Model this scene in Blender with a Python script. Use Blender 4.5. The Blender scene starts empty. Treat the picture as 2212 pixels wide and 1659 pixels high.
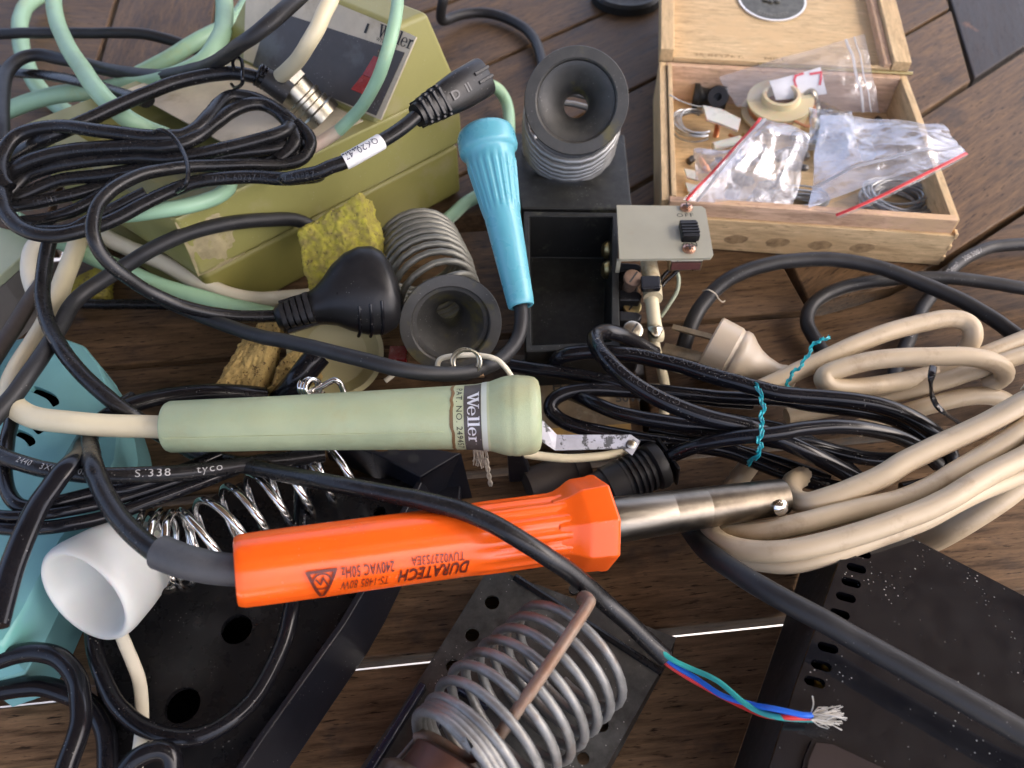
import bpy, bmesh, math, random
from mathutils import Vector, Matrix, noise
R=math.radians; sin,cos,pi=math.sin,math.cos,math.pi
rnd=random.Random(7)
S=bpy.context.scene; C=S.collection
# ---------------------------------------------------------------- camera
H=287.0; TH=R(52); HF=R(66); FP=1106/math.tan(HF/2); sT,cT=sin(TH),cos(TH)
cd=bpy.data.cameras.new('camera'); cam=bpy.data.objects.new('camera',cd); C.objects.link(cam)
cam.location=(0,0,H/1000); cam.rotation_euler=(pi/2-TH,0,0)
cd.sensor_fit='HORIZONTAL'; cd.angle=HF; cd.clip_start=.01; cd.clip_end=200
cd.dof.use_dof=True; cd.dof.focus_distance=.285; cd.dof.aperture_fstop=15
S.camera=cam
# ---------------------------------------------------------------- light
SUN_EL,SUN_ROT=R(55),R(97)
W=bpy.data.worlds.new('World'); S.world=W; W.use_nodes=True
nt=W.node_tree; bg=nt.nodes['Background']; sk=nt.nodes.new('ShaderNodeTexSky')
sk.sky_type='NISHITA'; sk.sun_disc=False; sk.sun_elevation=SUN_EL; sk.sun_rotation=SUN_ROT
sk.air_density=.5; sk.dust_density=7.0; sk.ozone_density=0.2
nt.links.new(sk.outputs[0],bg.inputs[0]); bg.inputs[1].default_value=.15
sd=bpy.data.lights.new('sun','SUN'); sd.energy=.75; sd.angle=R(12); sd.color=(1,.95,.86)
so=bpy.data.objects.new('sun',sd); C.objects.link(so)
# the sun stands at azimuth SUN_ROT (from +Y, clockwise) and elevation SUN_EL
sv=Vector((sin(SUN_ROT)*cos(SUN_EL),cos(SUN_ROT)*cos(SUN_EL),sin(SUN_EL)))
so.rotation_euler=sv.to_track_quat('Z','Y').to_euler(); so.location=sv*3
S.view_settings.view_transform='Standard'; S.view_settings.look='None'; S.view_settings.gamma=1
S.view_settings.exposure=2.42
S.render.engine='CYCLES'; S.cycles.use_denoising=True; S.cycles.max_bounces=8
S.cycles.transparent_max_bounces=24; S.cycles.caustics_reflective=False; S.cycles.caustics_refractive=False
# ---------------------------------------------------------------- helpers (lengths in mm, pixels of a 2212 x 1659 picture)
def P(u,v,z=0.):                      # the point at height z seen at pixel u,v
    x=(u-1106)/FP; y=(v-829.5)/FP; t=(H-z)/(sT+y*cT)
    return Vector((x*t,(cT-y*sT)*t,z))
def depth(p): return p.y*cT+(H-p.z)*sT
def onpl(u,v,a,n):                    # the point of the plane (a, n) seen at pixel u,v
    o=Vector((0,0,H)); x=(u-1106)/FP; y=(v-829.5)/FP; r=Vector((x,cT-y*sT,-sT-y*cT))
    return o+r*(n.dot(a-o)/n.dot(r))
CAMP=Vector((0,0,H))
def frame(o,x,up=Vector((0,0,1))):    # x along the given direction, z as near up as it can be
    x=x.normalized(); up=Vector((0,1,0)) if abs(x.dot(up))>.985 else up; y=up.cross(x).normalized(); z=x.cross(y)
    M=Matrix((x,y,z)).transposed().to_4x4(); M.translation=o; return M
def catmull(pts,n=8):
    p=[Vector(q) for q in pts]
    if len(p)<3: return [p[0].lerp(p[-1],i/n) for i in range(n+1)]
    p=[p[0]*2-p[1]]+p+[p[-1]*2-p[-2]]; out=[]
    for i in range(1,len(p)-2):
        a,b,c,d=p[i-1:i+3]
        for k in range(n):
            t=k/n; out.append(.5*((2*b)+(c-a)*t+(2*a-5*b+4*c-d)*t*t+(3*b-a-3*c+d)*t**3))
    return out+[p[-2]]
class MB:
    def __init__(s): s.v=[]; s.f=[]; s.sm=[]
    def add(s,v,f,sm=True,M=None):
        b=len(s.v); s.v+=[(M@Vector(q) if M else Vector(q)) for q in v]
        s.f+=[tuple(b+i for i in q) for q in f]; s.sm+=[sm]*len(f); return s
    def tube(s,pts,r,n=12,flat=1.,ridge=0.,caps=True,closed=False):
        m=len(pts); v=[]; prev=None
        for i,p in enumerate(pts):
            a=pts[(i-1)%m] if (i or closed) else p; c=pts[(i+1)%m] if (i<m-1 or closed) else p
            t=(c-a)
            t=t.normalized() if t.length>1e-9 else Vector((1,0,0))
            if flat!=1 or prev is None:
                u=Vector((0,0,1)); u=u-t*u.dot(t)
                if u.length<.2: u=(prev or Vector((0,1,0))); u=u-t*u.dot(t)
                if prev is not None and flat!=1: u=(u.normalized()*.5+prev*.5); u=u-t*u.dot(t)
            else: u=prev-t*prev.dot(t)
            u.normalize(); prev=u; w=t.cross(u)
            rr=r(i/(m-1)) if callable(r) else r
            for k in range(n):
                a=2*pi*k/n; q=rr*(1+(ridge if k%2 else -ridge))
                v.append(p+w*(cos(a)*q)+u*(sin(a)*q*flat))
        f=[(i*n+k,i*n+(k+1)%n,(i+1)*n+(k+1)%n,(i+1)*n+k) for i in range(m-1) for k in range(n)]
        if closed: f+=[((m-1)*n+k,(m-1)*n+(k+1)%n,(k+1)%n,k) for k in range(n)]
        elif caps:
            f+=[tuple(range(n))[::-1],tuple((m-1)*n+k for k in range(n))]
        return s.add(v,f)
    def lathe(s,prof,M,n=32,rf=None,sm=True,cap=True):   # prof: (x along the axis, radius); the axis is M's x
        v=[]; m=len(prof)
        for x,r in prof:
            for k in range(n):
                a=2*pi*k/n; q=r*(rf(a,x) if rf else 1); v.append((x,cos(a)*q,sin(a)*q))
        f=[(i*n+k,(i+1)*n+k,(i+1)*n+(k+1)%n,i*n+(k+1)%n) for i in range(m-1) for k in range(n)]
        if cap:
            if prof[0][1]>1e-6: f.append(tuple(range(n)))
            if prof[-1][1]>1e-6: f.append(tuple((m-1)*n+k for k in range(n))[::-1])
        return s.add(v,f,sm,M)
    def box(s,a,b,M=None):
        (x,y,z),(X,Y,Z)=a,b
        return s.hexa([(x,y,z),(X,y,z),(X,Y,z),(x,Y,z),(x,y,Z),(X,y,Z),(X,Y,Z),(x,Y,Z)],M)
    def hexa(s,v,M=None):
        return s.add(v,[(3,2,1,0),(4,5,6,7),(0,1,5,4),(1,2,6,5),(2,3,7,6),(3,0,4,7)],False,M)
    def prism(s,top,bot,M=None,sm=False):
        n=len(top); return s.add(list(bot)+list(top),[tuple(range(n))[::-1],tuple(range(n,2*n))]+[(i,(i+1)%n,n+(i+1)%n,n+i) for i in range(n)],sm,M)
    def plate(s,outer,holes,th,M=None):   # flat plate z -th..0 with real holes
        cu=bpy.data.curves.new('c','CURVE'); cu.dimensions='2D'; cu.fill_mode='BOTH'; cu.extrude=th/2
        for L in [outer]+list(holes):
            sp=cu.splines.new('POLY'); sp.points.add(len(L)-1); sp.use_cyclic_u=True
            for q,(x,y) in zip(sp.points,L): q.co=(x,y,0,1)
        return s.curve(cu,lambda q:(M@(q-Vector((0,0,th/2))) if M else q-Vector((0,0,th/2))))
    def curve(s,cu,fn,sm=False):
        o=bpy.data.objects.new('t',cu); C.objects.link(o); dg=bpy.context.evaluated_depsgraph_get()
        me=bpy.data.meshes.new_from_object(o.evaluated_get(dg)); bpy.data.objects.remove(o); bpy.data.curves.remove(cu)
        b=len(s.v); s.v+=[Vector(fn(q.co.copy())) for q in me.vertices]
        for p in me.polygons: s.f.append(tuple(b+i for i in p.vertices)); s.sm.append(sm)
        bpy.data.meshes.remove(me); return s
    def text(s,body,size,fn,bold=0.,shear=0.,sx=1.,sp=1.,align='LEFT'):
        cu=bpy.data.curves.new('c','FONT'); cu.body=body; cu.size=size; cu.offset=bold; cu.shear=shear; cu.space_character=sp
        cu.align_x=align; cu.resolution_u=3
        return s.curve(cu,lambda q:fn(q.x*sx,q.y))
def circ(x,y,r,n=20,ry=None): return [(x+r*cos(2*pi*k/n),y+(ry or r)*sin(2*pi*k/n)) for k in range(n)]
def rrect(x,y,X,Y,r,n=4):
    o=[]
    for cx,cy,a0 in ((X-r,Y-r,0),(x+r,Y-r,pi/2),(x+r,y+r,pi),(X-r,y+r,1.5*pi)):
        o+=[(cx+r*cos(a0+pi/2*k/n),cy+r*sin(a0+pi/2*k/n)) for k in range(n+1)]
    return o
WM={}
def obj(name,mb,mat,parent=None,label=None,bevel=0.,seg=2,ang=35,local=None,kind=None,sub=0):
    me=bpy.data.meshes.new(name); o=bpy.data.objects.new(name,me); C.objects.link(o)
    base=Matrix.Identity(4)
    if local is not None: base=local.copy()
    inv=base.inverted()
    me.from_pydata([tuple((inv@v)*.001) for v in mb.v],[],mb.f)
    bm=bmesh.new(); bm.from_mesh(me); bmesh.ops.recalc_face_normals(bm,faces=bm.faces); bm.to_mesh(me); bm.free()
    me.polygons.foreach_set('use_smooth',mb.sm if len(mb.sm)==len(me.polygons) else [True]*len(me.polygons))
    if any(mb.sm) or bevel: 
        me.polygons.foreach_set('use_smooth',[True]*len(me.polygons)); me.set_sharp_from_angle(angle=R(ang))
    me.materials.append(mat)
    W_=base.copy(); W_.translation=base.translation*.001
    WM[o.name]=W_
    if parent is not None: o.parent=parent; o.matrix_basis=WM[parent.name].inverted()@W_
    else: o.matrix_basis=W_
    if bevel:
        b=o.modifiers.new('bevel','BEVEL'); b.width=bevel*.001; b.segments=seg; b.limit_method='ANGLE'; b.angle_limit=R(ang); b.harden_normals=True
    if sub:
        m=o.modifiers.new('sub','SUBSURF'); m.levels=m.render_levels=sub
    if label: o['label']=label
    if kind: o['kind']=kind
    return o
def thing(name,label,cat,loc,group=None):
    o=bpy.data.objects.new(name,None); C.objects.link(o); o.location=Vector(loc)*.001; o.empty_display_size=.01; WM[o.name]=Matrix.Translation(o.location)
    o['label']=label; o['category']=cat
    if group: o['group']=group
    return o
def tag(o,label,cat,group=None):
    o['label']=label; o['category']=cat
    if group: o['group']=group
    return o
# ---------------------------------------------------------------- materials
def mk(name,col,rough=.5,metal=0.,var=.12,vs=45.,col2=None,bump=0.,bs=500.,dust=0.,dustc=(.42,.40,.36),specks=0.,coat=0.,rv=.12,stretch=(1,1,1),spot=None,spots=60.,spotl=(.55,.65),sss=0.,spec=.5):
    m=bpy.data.materials.new(name); m.use_nodes=True; t=m.node_tree; N=t.nodes; L=t.links; b=N['Principled BSDF']
    tc=N.new('ShaderNodeTexCoord'); mp=N.new('ShaderNodeMapping'); L.new(tc.outputs['Object'],mp.inputs[0]); mp.inputs['Scale'].default_value=stretch
    def nz(sc,det=4.,r=.6):
        n=N.new('ShaderNodeTexNoise'); n.inputs['Scale'].default_value=sc; n.inputs['Detail'].default_value=det; n.inputs['Roughness'].default_value=r; L.new(mp.outputs[0],n.inputs['Vector']); return n.outputs[0]
    def ramp(src,a,bb,c0=(0,0,0,1),c1=(1,1,1,1)):
        r=N.new('ShaderNodeValToRGB'); r.color_ramp.elements[0].position=a; r.color_ramp.elements[1].position=bb; r.color_ramp.elements[0].color=c0; r.color_ramp.elements[1].color=c1; L.new(src,r.inputs[0]); return r.outputs[0]
    def mix(fac,a,bb):
        x=N.new('ShaderNodeMix'); x.data_type='RGBA'
        L.new(fac,x.inputs[0]) if not isinstance(fac,float) else setattr(x.inputs[0],'default_value',fac)
        for s_,q in ((6,a),(7,bb)):
            if hasattr(q,'links'): L.new(q,x.inputs[s_])
            else: x.inputs[s_].default_value=(*q[:3],1)
        return x.outputs[2]
    def mul(a,bb):
        x=N.new('ShaderNodeMath'); x.operation='MULTIPLY'
        for i,q in enumerate((a,bb)):
            if hasattr(q,'links'): L.new(q,x.inputs[i])
            else: x.inputs[i].default_value=q
        return x.outputs[0]
    c2=col2 or tuple(min(1,q*(1+var)) for q in col); c1=tuple(q*(1-var) for q in col) if not col2 else col
    n1=nz(vs); out=ramp(n1,.34,.66,(*c1,1),(*c2,1))
    rsrc=nz(vs*2.7,3.); mr=N.new('ShaderNodeMapRange'); mr.inputs[3].default_value=max(.02,rough-rv); mr.inputs[4].default_value=min(1,rough+rv); L.new(rsrc,mr.inputs[0]); rr=mr.outputs[0]
    if spot: out=mix(ramp(nz(spots,5.,.65),*spotl),out,spot)
    if dust:
        g=N.new('ShaderNodeNewGeometry'); sp=N.new('ShaderNodeSeparateXYZ'); L.new(g.outputs['Normal'],sp.inputs[0])
        up=ramp(sp.outputs[2],.25,1.); d=mul(mul(up,ramp(nz(140.,5.,.75),.3,.75)),dust)
        out=mix(d,out,dustc)
    if specks:
        v=N.new('ShaderNodeTexVoronoi'); v.inputs['Scale'].default_value=620.; L.new(tc.outputs['Object'],v.inputs['Vector'])
        f=mul(ramp(v.outputs['Distance'],.07,.17,(1,1,1,1),(0,0,0,1)),ramp(nz(70.,3.),.52,.6)); f=mul(f,specks*.7)
        out=mix(f,out,(.62,.6,.56))
    L.new(out,b.inputs['Base Color']); L.new(rr,b.inputs['Roughness']); b.inputs['Metallic'].default_value=metal
    b.inputs['Specular IOR Level'].default_value=spec
    if coat: b.inputs['Coat Weight'].default_value=coat; b.inputs['Coat Roughness'].default_value=.08
    if sss:
        b.inputs['Subsurface Weight'].default_value=sss; b.inputs['Subsurface Scale'].default_value=.004
    if bump:
        bp=N.new('ShaderNodeBump'); bp.inputs['Strength'].default_value=bump; bp.inputs['Distance'].default_value=.0004; L.new(nz(bs,5.,.7),bp.inputs['Height']); L.new(bp.outputs[0],b.inputs['Normal'])
    return m
def wood(name,dark,light,worn,fine=900.,along=14.,rough=.5,pk=.35,bands=55.,bump=.35,blot=(.5,.62),objvar=.25):
    # grain runs along the object's x
    m=bpy.data.materials.new(name); m.use_nodes=True; t=m.node_tree; N=t.nodes; L=t.links; b=N['Principled BSDF']
    tc=N.new('ShaderNodeTexCoord'); oi=N.new('ShaderNodeObjectInfo'); ad=N.new('ShaderNodeVectorMath'); ad.operation='ADD'
    sc=N.new('ShaderNodeVectorMath'); sc.operation='SCALE'; sc.inputs[0].default_value=(3.1,5.7,2.3); L.new(oi.outputs['Random'],sc.inputs['Scale'])
    L.new(tc.outputs['Object'],ad.inputs[0]); L.new(sc.outputs[0],ad.inputs[1])
    def nz(s3,det=5.,r=.65,dist=0.):
        mp=N.new('ShaderNodeMapping'); mp.inputs['Scale'].default_value=s3; L.new(ad.outputs[0],mp.inputs[0])
        n=N.new('ShaderNodeTexNoise'); n.inputs['Scale'].default_value=1.; n.inputs['Detail'].default_value=det; n.inputs['Roughness'].default_value=r; n.inputs['Distortion'].default_value=dist; L.new(mp.outputs[0],n.inputs['Vector']); return n.outputs[0]
    def ramp(src,a,bb,c0,c1):
        r=N.new('ShaderNodeValToRGB'); e=r.color_ramp.elements; e[0].position=a; e[1].position=bb; e[0].color=(*c0,1); e[1].color=(*c1,1); L.new(src,r.inputs[0]); return r.outputs[0]
    def mix(f,a,bb,mode='MIX'):
        x=N.new('ShaderNodeMix'); x.data_type='RGBA'; x.blend_type=mode
        for s_,q in ((0,f),(6,a),(7,bb)):
            if hasattr(q,'links'): L.new(q,x.inputs[s_])
            else: x.inputs[s_].default_value=q if s_==0 else (*q,1)
        return x.outputs[2]
    band=nz((along*.6,bands,bands),4.,.55,.6); g=nz((along*3,fine*.45,fine*.45),6.,.7,.25); pore=nz((along*9,fine,fine),3.,.6)
    c=ramp(band,.33,.68,dark,light)
    c=mix(.55,c,ramp(g,.35,.66,tuple(q*.55 for q in dark),tuple(min(1,q*1.25) for q in light)))
    c=mix(ramp(pore,.30,.42,(1,1,1),(0,0,0)),c,tuple(q*pk for q in dark))
    bl=nz((22.,30.,30.),5.,.7); c=mix(ramp(bl,blot[0],blot[1],(0,0,0),(1,1,1)),c,worn)
    v=ramp(oi.outputs['Random'],0.,1.,(1-objvar,)*3,(1+objvar*.6,)*3); c=mix(1.,c,v,'MULTIPLY')
    L.new(c,b.inputs['Base Color'])
    r=ramp(g,.3,.7,(rough-.1,)*3,(rough+.12,)*3); L.new(r,b.inputs['Roughness']); b.inputs['Specular IOR Level'].default_value=.16
    bp=N.new('ShaderNodeBump'); bp.inputs['Strength'].default_value=bump; bp.inputs['Distance'].default_value=.0006; L.new(g,bp.inputs['Height']); L.new(bp.outputs[0],b.inputs['Normal'])
    return m
def film(name,tint=(.96,.965,.98),op=.22,rough=.22,wr=1.):   # thin crumpled plastic film
    m=bpy.data.materials.new(name); m.use_nodes=True; t=m.node_tree; N=t.nodes; L=t.links; N.remove(N['Principled BSDF']); out=N['Material Output']
    tr=N.new('ShaderNodeBsdfTransparent'); tr.inputs[0].default_value=(*tint,1)
    gl=N.new('ShaderNodeBsdfGlossy'); gl.inputs['Roughness'].default_value=rough; gl.inputs[0].default_value=(.85,.86,.9,1)
    df=N.new('ShaderNodeBsdfTranslucent'); df.inputs[0].default_value=(.72,.73,.76,1); d2=N.new('ShaderNodeBsdfDiffuse'); d2.inputs[0].default_value=(.75,.76,.8,1)
    tc=N.new('ShaderNodeTexCoord'); nz=N.new('ShaderNodeTexNoise'); nz.inputs['Scale'].default_value=95.; nz.inputs['Detail'].default_value=3.; nz.inputs['Distortion'].default_value=1.2; L.new(tc.outputs['Object'],nz.inputs['Vector'])
    bp=N.new('ShaderNodeBump'); bp.inputs['Strength'].default_value=wr; bp.inputs['Distance'].default_value=.0012; L.new(nz.outputs[0],bp.inputs['Height'])
    L.new(bp.outputs[0],gl.inputs['Normal'])
    a=N.new('ShaderNodeMixShader'); a.inputs[0].default_value=.5; L.new(df.outputs[0],a.inputs[1]); L.new(d2.outputs[0],a.inputs[2])
    b=N.new('ShaderNodeMixShader'); b.inputs[0].default_value=op; L.new(tr.outputs[0],b.inputs[1]); L.new(a.outputs[0],b.inputs[2])
    fr=N.new('ShaderNodeFresnel'); fr.inputs[0].default_value=1.5; L.new(bp.outputs[0],fr.inputs['Normal'])
    mu=N.new('ShaderNodeMath'); mu.operation='MULTIPLY_ADD'; mu.inputs[1].default_value=.24; mu.inputs[2].default_value=.0; L.new(fr.outputs[0],mu.inputs[0])
    c=N.new('ShaderNodeMixShader'); L.new(mu.outputs[0],c.inputs[0]); L.new(b.outputs[0],c.inputs[1]); L.new(gl.outputs[0],c.inputs[2])
    L.new(c.outputs[0],out.inputs[0]); return m
M={}
M['table']=wood('table_wood',(.050,.0285,.0145),(.180,.110,.058),(.046,.033,.025),blot=(.56,.72),rough=.46)
M['dark_table']=wood('dark_table_wood',(.020,.015,.014),(.045,.036,.035),(.17,.085,.045),blot=(.60,.66),rough=.42)
M['roofwood']=wood('roof_wood',(.045,.027,.016),(.09,.058,.036),(.06,.04,.025),fine=200)
M['cedar']=wood('cedar_wood',(.56,.385,.20),(.70,.52,.295),(.64,.45,.24),fine=1100,along=20,pk=.72,bands=90,rough=.55,bump=.12,objvar=.06)
M['cedar_in']=wood('pink_cedar_wood',(.50,.31,.19),(.68,.47,.32),(.60,.41,.24),fine=900,along=20,pk=.72,bands=120,rough=.6,bump=.2,objvar=.08)
M['olive']=mk('olive_plastic',(.265,.25,.080),.45,var=.07,vs=24,bump=.1,bs=700,spot=(.34,.295,.165),spots=30,spotl=(.54,.78),specks=.5,dust=.25,dustc=(.33,.31,.19))
M['olive_dark']=mk('olive_base_plastic',(.215,.195,.05),.48,var=.09,vs=24,bump=.1,bs=700,spot=(.27,.235,.12),spots=36,spotl=(.56,.8))
M['steel_plate']=mk('brushed_silver_plate',(.56,.49,.365),.6,.0,var=.1,vs=60,spot=(.36,.28,.17),spots=45,spotl=(.55,.75))
M['label_black']=mk('black_printed_label',(.066,.058,.053),.5,var=.15,vs=50,specks=.8,spot=(.10,.10,.095),spots=30)
M['red']=mk('red_translucent_plastic',(.27,.010,.010),.25,var=.15,vs=120,dust=.25)
M['inner_shade']=mk('inner_shade_black',(.002,.002,.002),1.,spec=0.); M['ink']=mk('black_ink',(.02,.02,.02),.6,var=.05)  # first one: pure black put in for the shade inside hollow parts
M['chrome']=mk('chrome',(.80,.78,.74),.10,1.,var=.03,rv=.05)
M['nickel']=mk('worn_nickel',(.42,.39,.31),.30,1.,var=.15,vs=200,rv=.1)
M['mint']=mk('mint_green_pvc',(.30,.49,.325),.45,var=.07,vs=30,bump=.05,spot=(.36,.42,.16),spots=26,spotl=(.60,.78),dust=.1,dustc=(.35,.38,.2))
M['mint_pink']=mk('pinkish_mint_pvc',(.42,.42,.30),.5,var=.1,vs=20,col2=(.52,.36,.30))
M['cream']=mk('cream_pvc',(.66,.58,.385),.42,var=.06,vs=30,dust=.06,bump=.04,spot=(.5,.40,.24),spots=40,spotl=(.65,.85))
M['white_cable']=mk('off_white_pvc',(.69,.64,.50),.42,var=.05,vs=30,dust=.05,bump=.04)
M['black']=mk('black_pvc',(.008,.008,.009),.27,var=.2,vs=60,dust=.09,dustc=(.16,.15,.14),specks=.35,bump=.04,bs=700,spec=.32)
M['black_gloss']=mk('glossy_black_pvc',(.006,.006,.008),.19,var=.2,vs=60,dust=.03,dustc=(.14,.14,.14),specks=.4,rv=.08,spec=.32)
M['rubber']=mk('grey_black_rubber',(.018,.018,.019),.46,var=.15,vs=60,dust=.07,dustc=(.15,.14,.13),specks=.3,bump=.08,bs=800,spec=.32)
M['brown_black']=mk('brownish_black_rubber',(.045,.035,.028),.55,var=.15,vs=60,dust=.2,dustc=(.15,.12,.1),specks=.3,spec=.32)
M['black_plastic']=mk('black_moulded_plastic',(.010,.010,.011),.33,var=.2,vs=80,dust=.08,dustc=(.15,.15,.15),specks=.45,bump=.05,bs=900,spec=.32)
M['dusty_black']=mk('dusty_black_plastic',(.011,.011,.010),.5,var=.2,vs=80,dust=.22,dustc=(.12,.12,.10),specks=.5,spot=(.10,.10,.07),spots=60,spotl=(.6,.78),spec=.32)
M['gloss_black']=mk('glossy_black_plastic',(.006,.006,.008),.10,var=.1,specks=.85,coat=.3,dust=.03,rv=.05)
M['white_print']=mk('white_print',(.33,.33,.33),.6,var=.05)
M['emboss']=mk('raised_black_lettering',(.03,.03,.033),.28,var=.05)
# ---------------------------------------------------------------- the setting
def clip(poly,n,d,keep):
    out=[]
    for i,a in enumerate(poly):
        b=poly[(i+1)%len(poly)]; da=(n.dot(a)-d)*keep; db=(n.dot(b)-d)*keep
        if da>=0: out.append(a)
        if da*db<0: out.append(a+(b-a)*(da/(da-db)))
    return out
ground=MB().add([(-6000,-6000,-735),(6000,-6000,-735),(6000,6000,-735),(-6000,6000,-735)],[(0,1,2,3)],False)
M['paving']=mk('pale_paving',(.55,.53,.50),.7,var=.08,vs=6)
obj('ground',ground,M['paving'],kind='structure')
roof=MB()
for k in range(34): roof.box((-1700,-900+k*78,1500),(1800,-900+k*78+74,1525))
for k in range(4): roof.box((-1650+k*940,-880,1380),(-1605+k*940,1740,1499))
obj('added_porch_roof',roof,M['roofwood'],kind='structure')  # unseen roof, added and sized to shade the table and darken reflections
table=thing('wooden_table','dark brown slatted outdoor wooden table under the soldering gear','table',(0,300,-735))
V2=lambda x,y:Vector((x,y))
def plank(poly,ang,mat='table',gap=1.9,z=0.,th=22):
    # shrink the outline by the gap, then extrude it downwards
    c=sum(poly,Vector((0,0)))/len(poly); q=[]; m=len(poly)
    ar=sum(poly[i].x*poly[(i+1)%m].y-poly[(i+1)%m].x*poly[i].y for i in range(m)); sg=1 if ar>0 else -1
    for i in range(m):
        e=(poly[i]-poly[i-1]).normalized(); g=(poly[(i+1)%m]-poly[i]).normalized()
        n1_=Vector((-e.y,e.x))*sg; n2_=Vector((-g.y,g.x))*sg; b=n1_+n2_; q.append(poly[i]+b*(gap/max(.5,1+n1_.dot(n2_))))
    if len(q)<3: return
    Mx=Matrix.Rotation(R(ang),4,'Z'); Mx.translation=(c.x,c.y,0)
    zz=z+rnd.uniform(-.5,.2)
    mb=MB().prism([(p.x,p.y,zz) for p in q],[(p.x,p.y,zz-th) for p in q])
    return obj('plank',mb,M[mat],table,bevel=1.1,seg=2,local=Mx)
a6=R(6); n6=V2(-sin(a6),cos(a6)); a39=R(39.5); n39=V2(-sin(a39),cos(a39))
south=[V2(-460,-80),V2(470,-80),V2(470,420),V2(286,350),V2(216,298),V2(197,286),V2(153,270),V2(146,262),V2(142,345),V2(-145,330),V2(-460,297)]
for lo,hi in ((-127,-51),(-51,25),(25,101),(101,177)):
    p=[V2(-460,-90),V2(520,-90),V2(520,500),V2(-460,500)]
    plank(clip(clip(p,n6,lo,1),n6,hi,-1),6,th=11 if lo>50 else 22)
p=clip([V2(-460,60),V2(520,60),V2(520,500),V2(-460,500)],n6,177,1)
plank(clip(clip(p,n6,253,-1),V2(1,0),60,-1),6)
q=[V2(60,0)]; e6=V2(cos(a6),sin(a6))
def at6(x,o): k=(x+n6.x*0-(-sin(a6)*o))/cos(a6); return e6*k+n6*o
plank([at6(60,177),at6(520,177),V2(520,500),V2(345,392),V2(286,348),V2(216,298),V2(190,283),V2(153,270),at6(60,253)],14)
p=clip(clip([V2(-460,60),V2(520,60),V2(520,600),V2(-460,600)],n6,253,1),n6,332,-1)
kn=V2(cos(R(10)),sin(R(10)))
plank(clip(p,kn,kn.dot(V2(146,288)),-1),6,gap=1.2)
north=[V2(148,274),V2(197,286),V2(216,298),V2(286,348),V2(345,392),V2(520,500),V2(520,1100),V2(-145,1100),V2(-145,335),V2(140,352)]
fn=V2(cos(R(-11)),sin(R(-11)))          # the frame joint at the far right
for lo,hi in ((40,175),(175,238),(238,311),(311,396),(396,481),(481,566),(566,651)):
    p=clip(clip(north,n39,lo,1),n39,hi,-1)
    if lo>=175: p=clip(p,fn,fn.dot(V2(300,451)),-1)
    if len(p)>2: plank(p,39.5,'table' if lo<175 or lo>238 else 'table')
p=clip(clip([V2(200,300),V2(560,300),V2(560,1100),V2(200,1100)],fn,fn.dot(V2(300,451)),1),n39,176,1)
plank(p,75,'dark_table')
wn=V2(cos(R(9)),sin(R(9)))
wp=[V2(-700,330),V2(-145,330),V2(-145,1100),V2(-700,1100)]
plank(clip(wp,wn,wn.dot(V2(-288,545)),-1),-6)
plank(clip(clip(wp,wn,wn.dot(V2(-288,545)),1),wn,wn.dot(V2(-216,565)),-1),96)
plank(clip(wp,wn,wn.dot(V2(-216,565)),1),96)
# battens and legs; the first batten is added to block light through a joint
fr=MB()
for x,y,X,Y in ((40,184,84,250),(-400,300,330,330),(240,345,330,420),(-400,420,420,460)): fr.box((x,y,-62),(X,Y,-24))
obj('batten_and_light_block',fr,M['table'],table)
for x,y in ((-400,0),(400,0),(-400,700),(400,700)): obj('leg',MB().box((x-30,y-30,-735),(x+30,y+30,-24)),M['table'],table,bevel=3)
# umbrella hole insert
ins=MB().lathe([(0,26),(5,26),(7,24),(7,20.5),(3,19.5),(-20,19.5),(-20,0)],frame(P(1352,-2,0),Vector((0,0,1)),Vector((0,1,0))),40)
obj('umbrella_hole_sleeve',ins,M['dusty_black'],table)
# ---------------------------------------------------------------- cigar box
BX=frame(Vector((76,318,.5)),Vector((.9945,-.105,0)))
bw,bd,bh=148.,137.,27.
box=thing('cigar_box','open pale cedar cigar box full of bits and plastic bags, lid folded back','box',BX@Vector((bw/2,bd/2,0)))
t=4.2
def woodbox(name,a,b,mat='cedar',bev=.5,rot=None,par=box,M0=BX,label=None):
    ctr=M0@((Vector(a)+Vector(b))/2); L=M0.copy()
    if rot: L=L@Matrix.Rotation(rot,4,'Z')
    L.translation=ctr
    return obj(name,MB().box(a,b,M0),M[mat],par,label=label,bevel=bev,local=L)
woodbox('floor',(t,t,1),(bw-t,bd-t,4))
woodbox('front_wall',(0,0,0),(bw,t,bh-7),label='lower front wall with smudged dark marks')
woodbox('front_lip',(t*.9,1.6,bh-7),(bw-2,t+1.8,bh+1.5),'cedar_in')
woodbox('left_wall',(0,t,0),(t,bd,bh),rot=pi/2)
woodbox('left_liner',(t+.6,t+2,4),(t+3.2,bd-t,bh+1.5),rot=pi/2)
woodbox('right_wall',(bw-t,t,0),(bw,bd,bh),rot=pi/2)
woodbox('back_wall',(t,bd-t,0),(bw-t,bd,bh),'cedar_in')
for i in range(3): woodbox('corner_joint',(bw-1.,-.4,3+i*7.5),(bw+.8,t*.9,6.5+i*7.5))
M['smudge']=mk('burnt_smudge',(.24,.16,.085),.6,col2=(.46,.32,.165),vs=300)
for i,(u,v) in enumerate(((1590,517),(1680,524),(1771,530),(1862,536))):
    n=BX.to_3x3()@Vector((0,-1,0)); c=onpl(u,v,BX@Vector((0,-.1,0)),n)
    F=frame(c,BX.to_3x3()@Vector((1,0,.12)),n)
    o=[]
    for k in range(18):
        a=2*pi*k/18; q=1+.22*noise.noise(Vector((cos(a)*2,sin(a)*2,i*5.)));o.append((6.2*q*cos(a),3.0*q*sin(a)))
    obj('stamp_mark',MB().plate(o,[],.08,F),M['smudge'],box)
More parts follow.
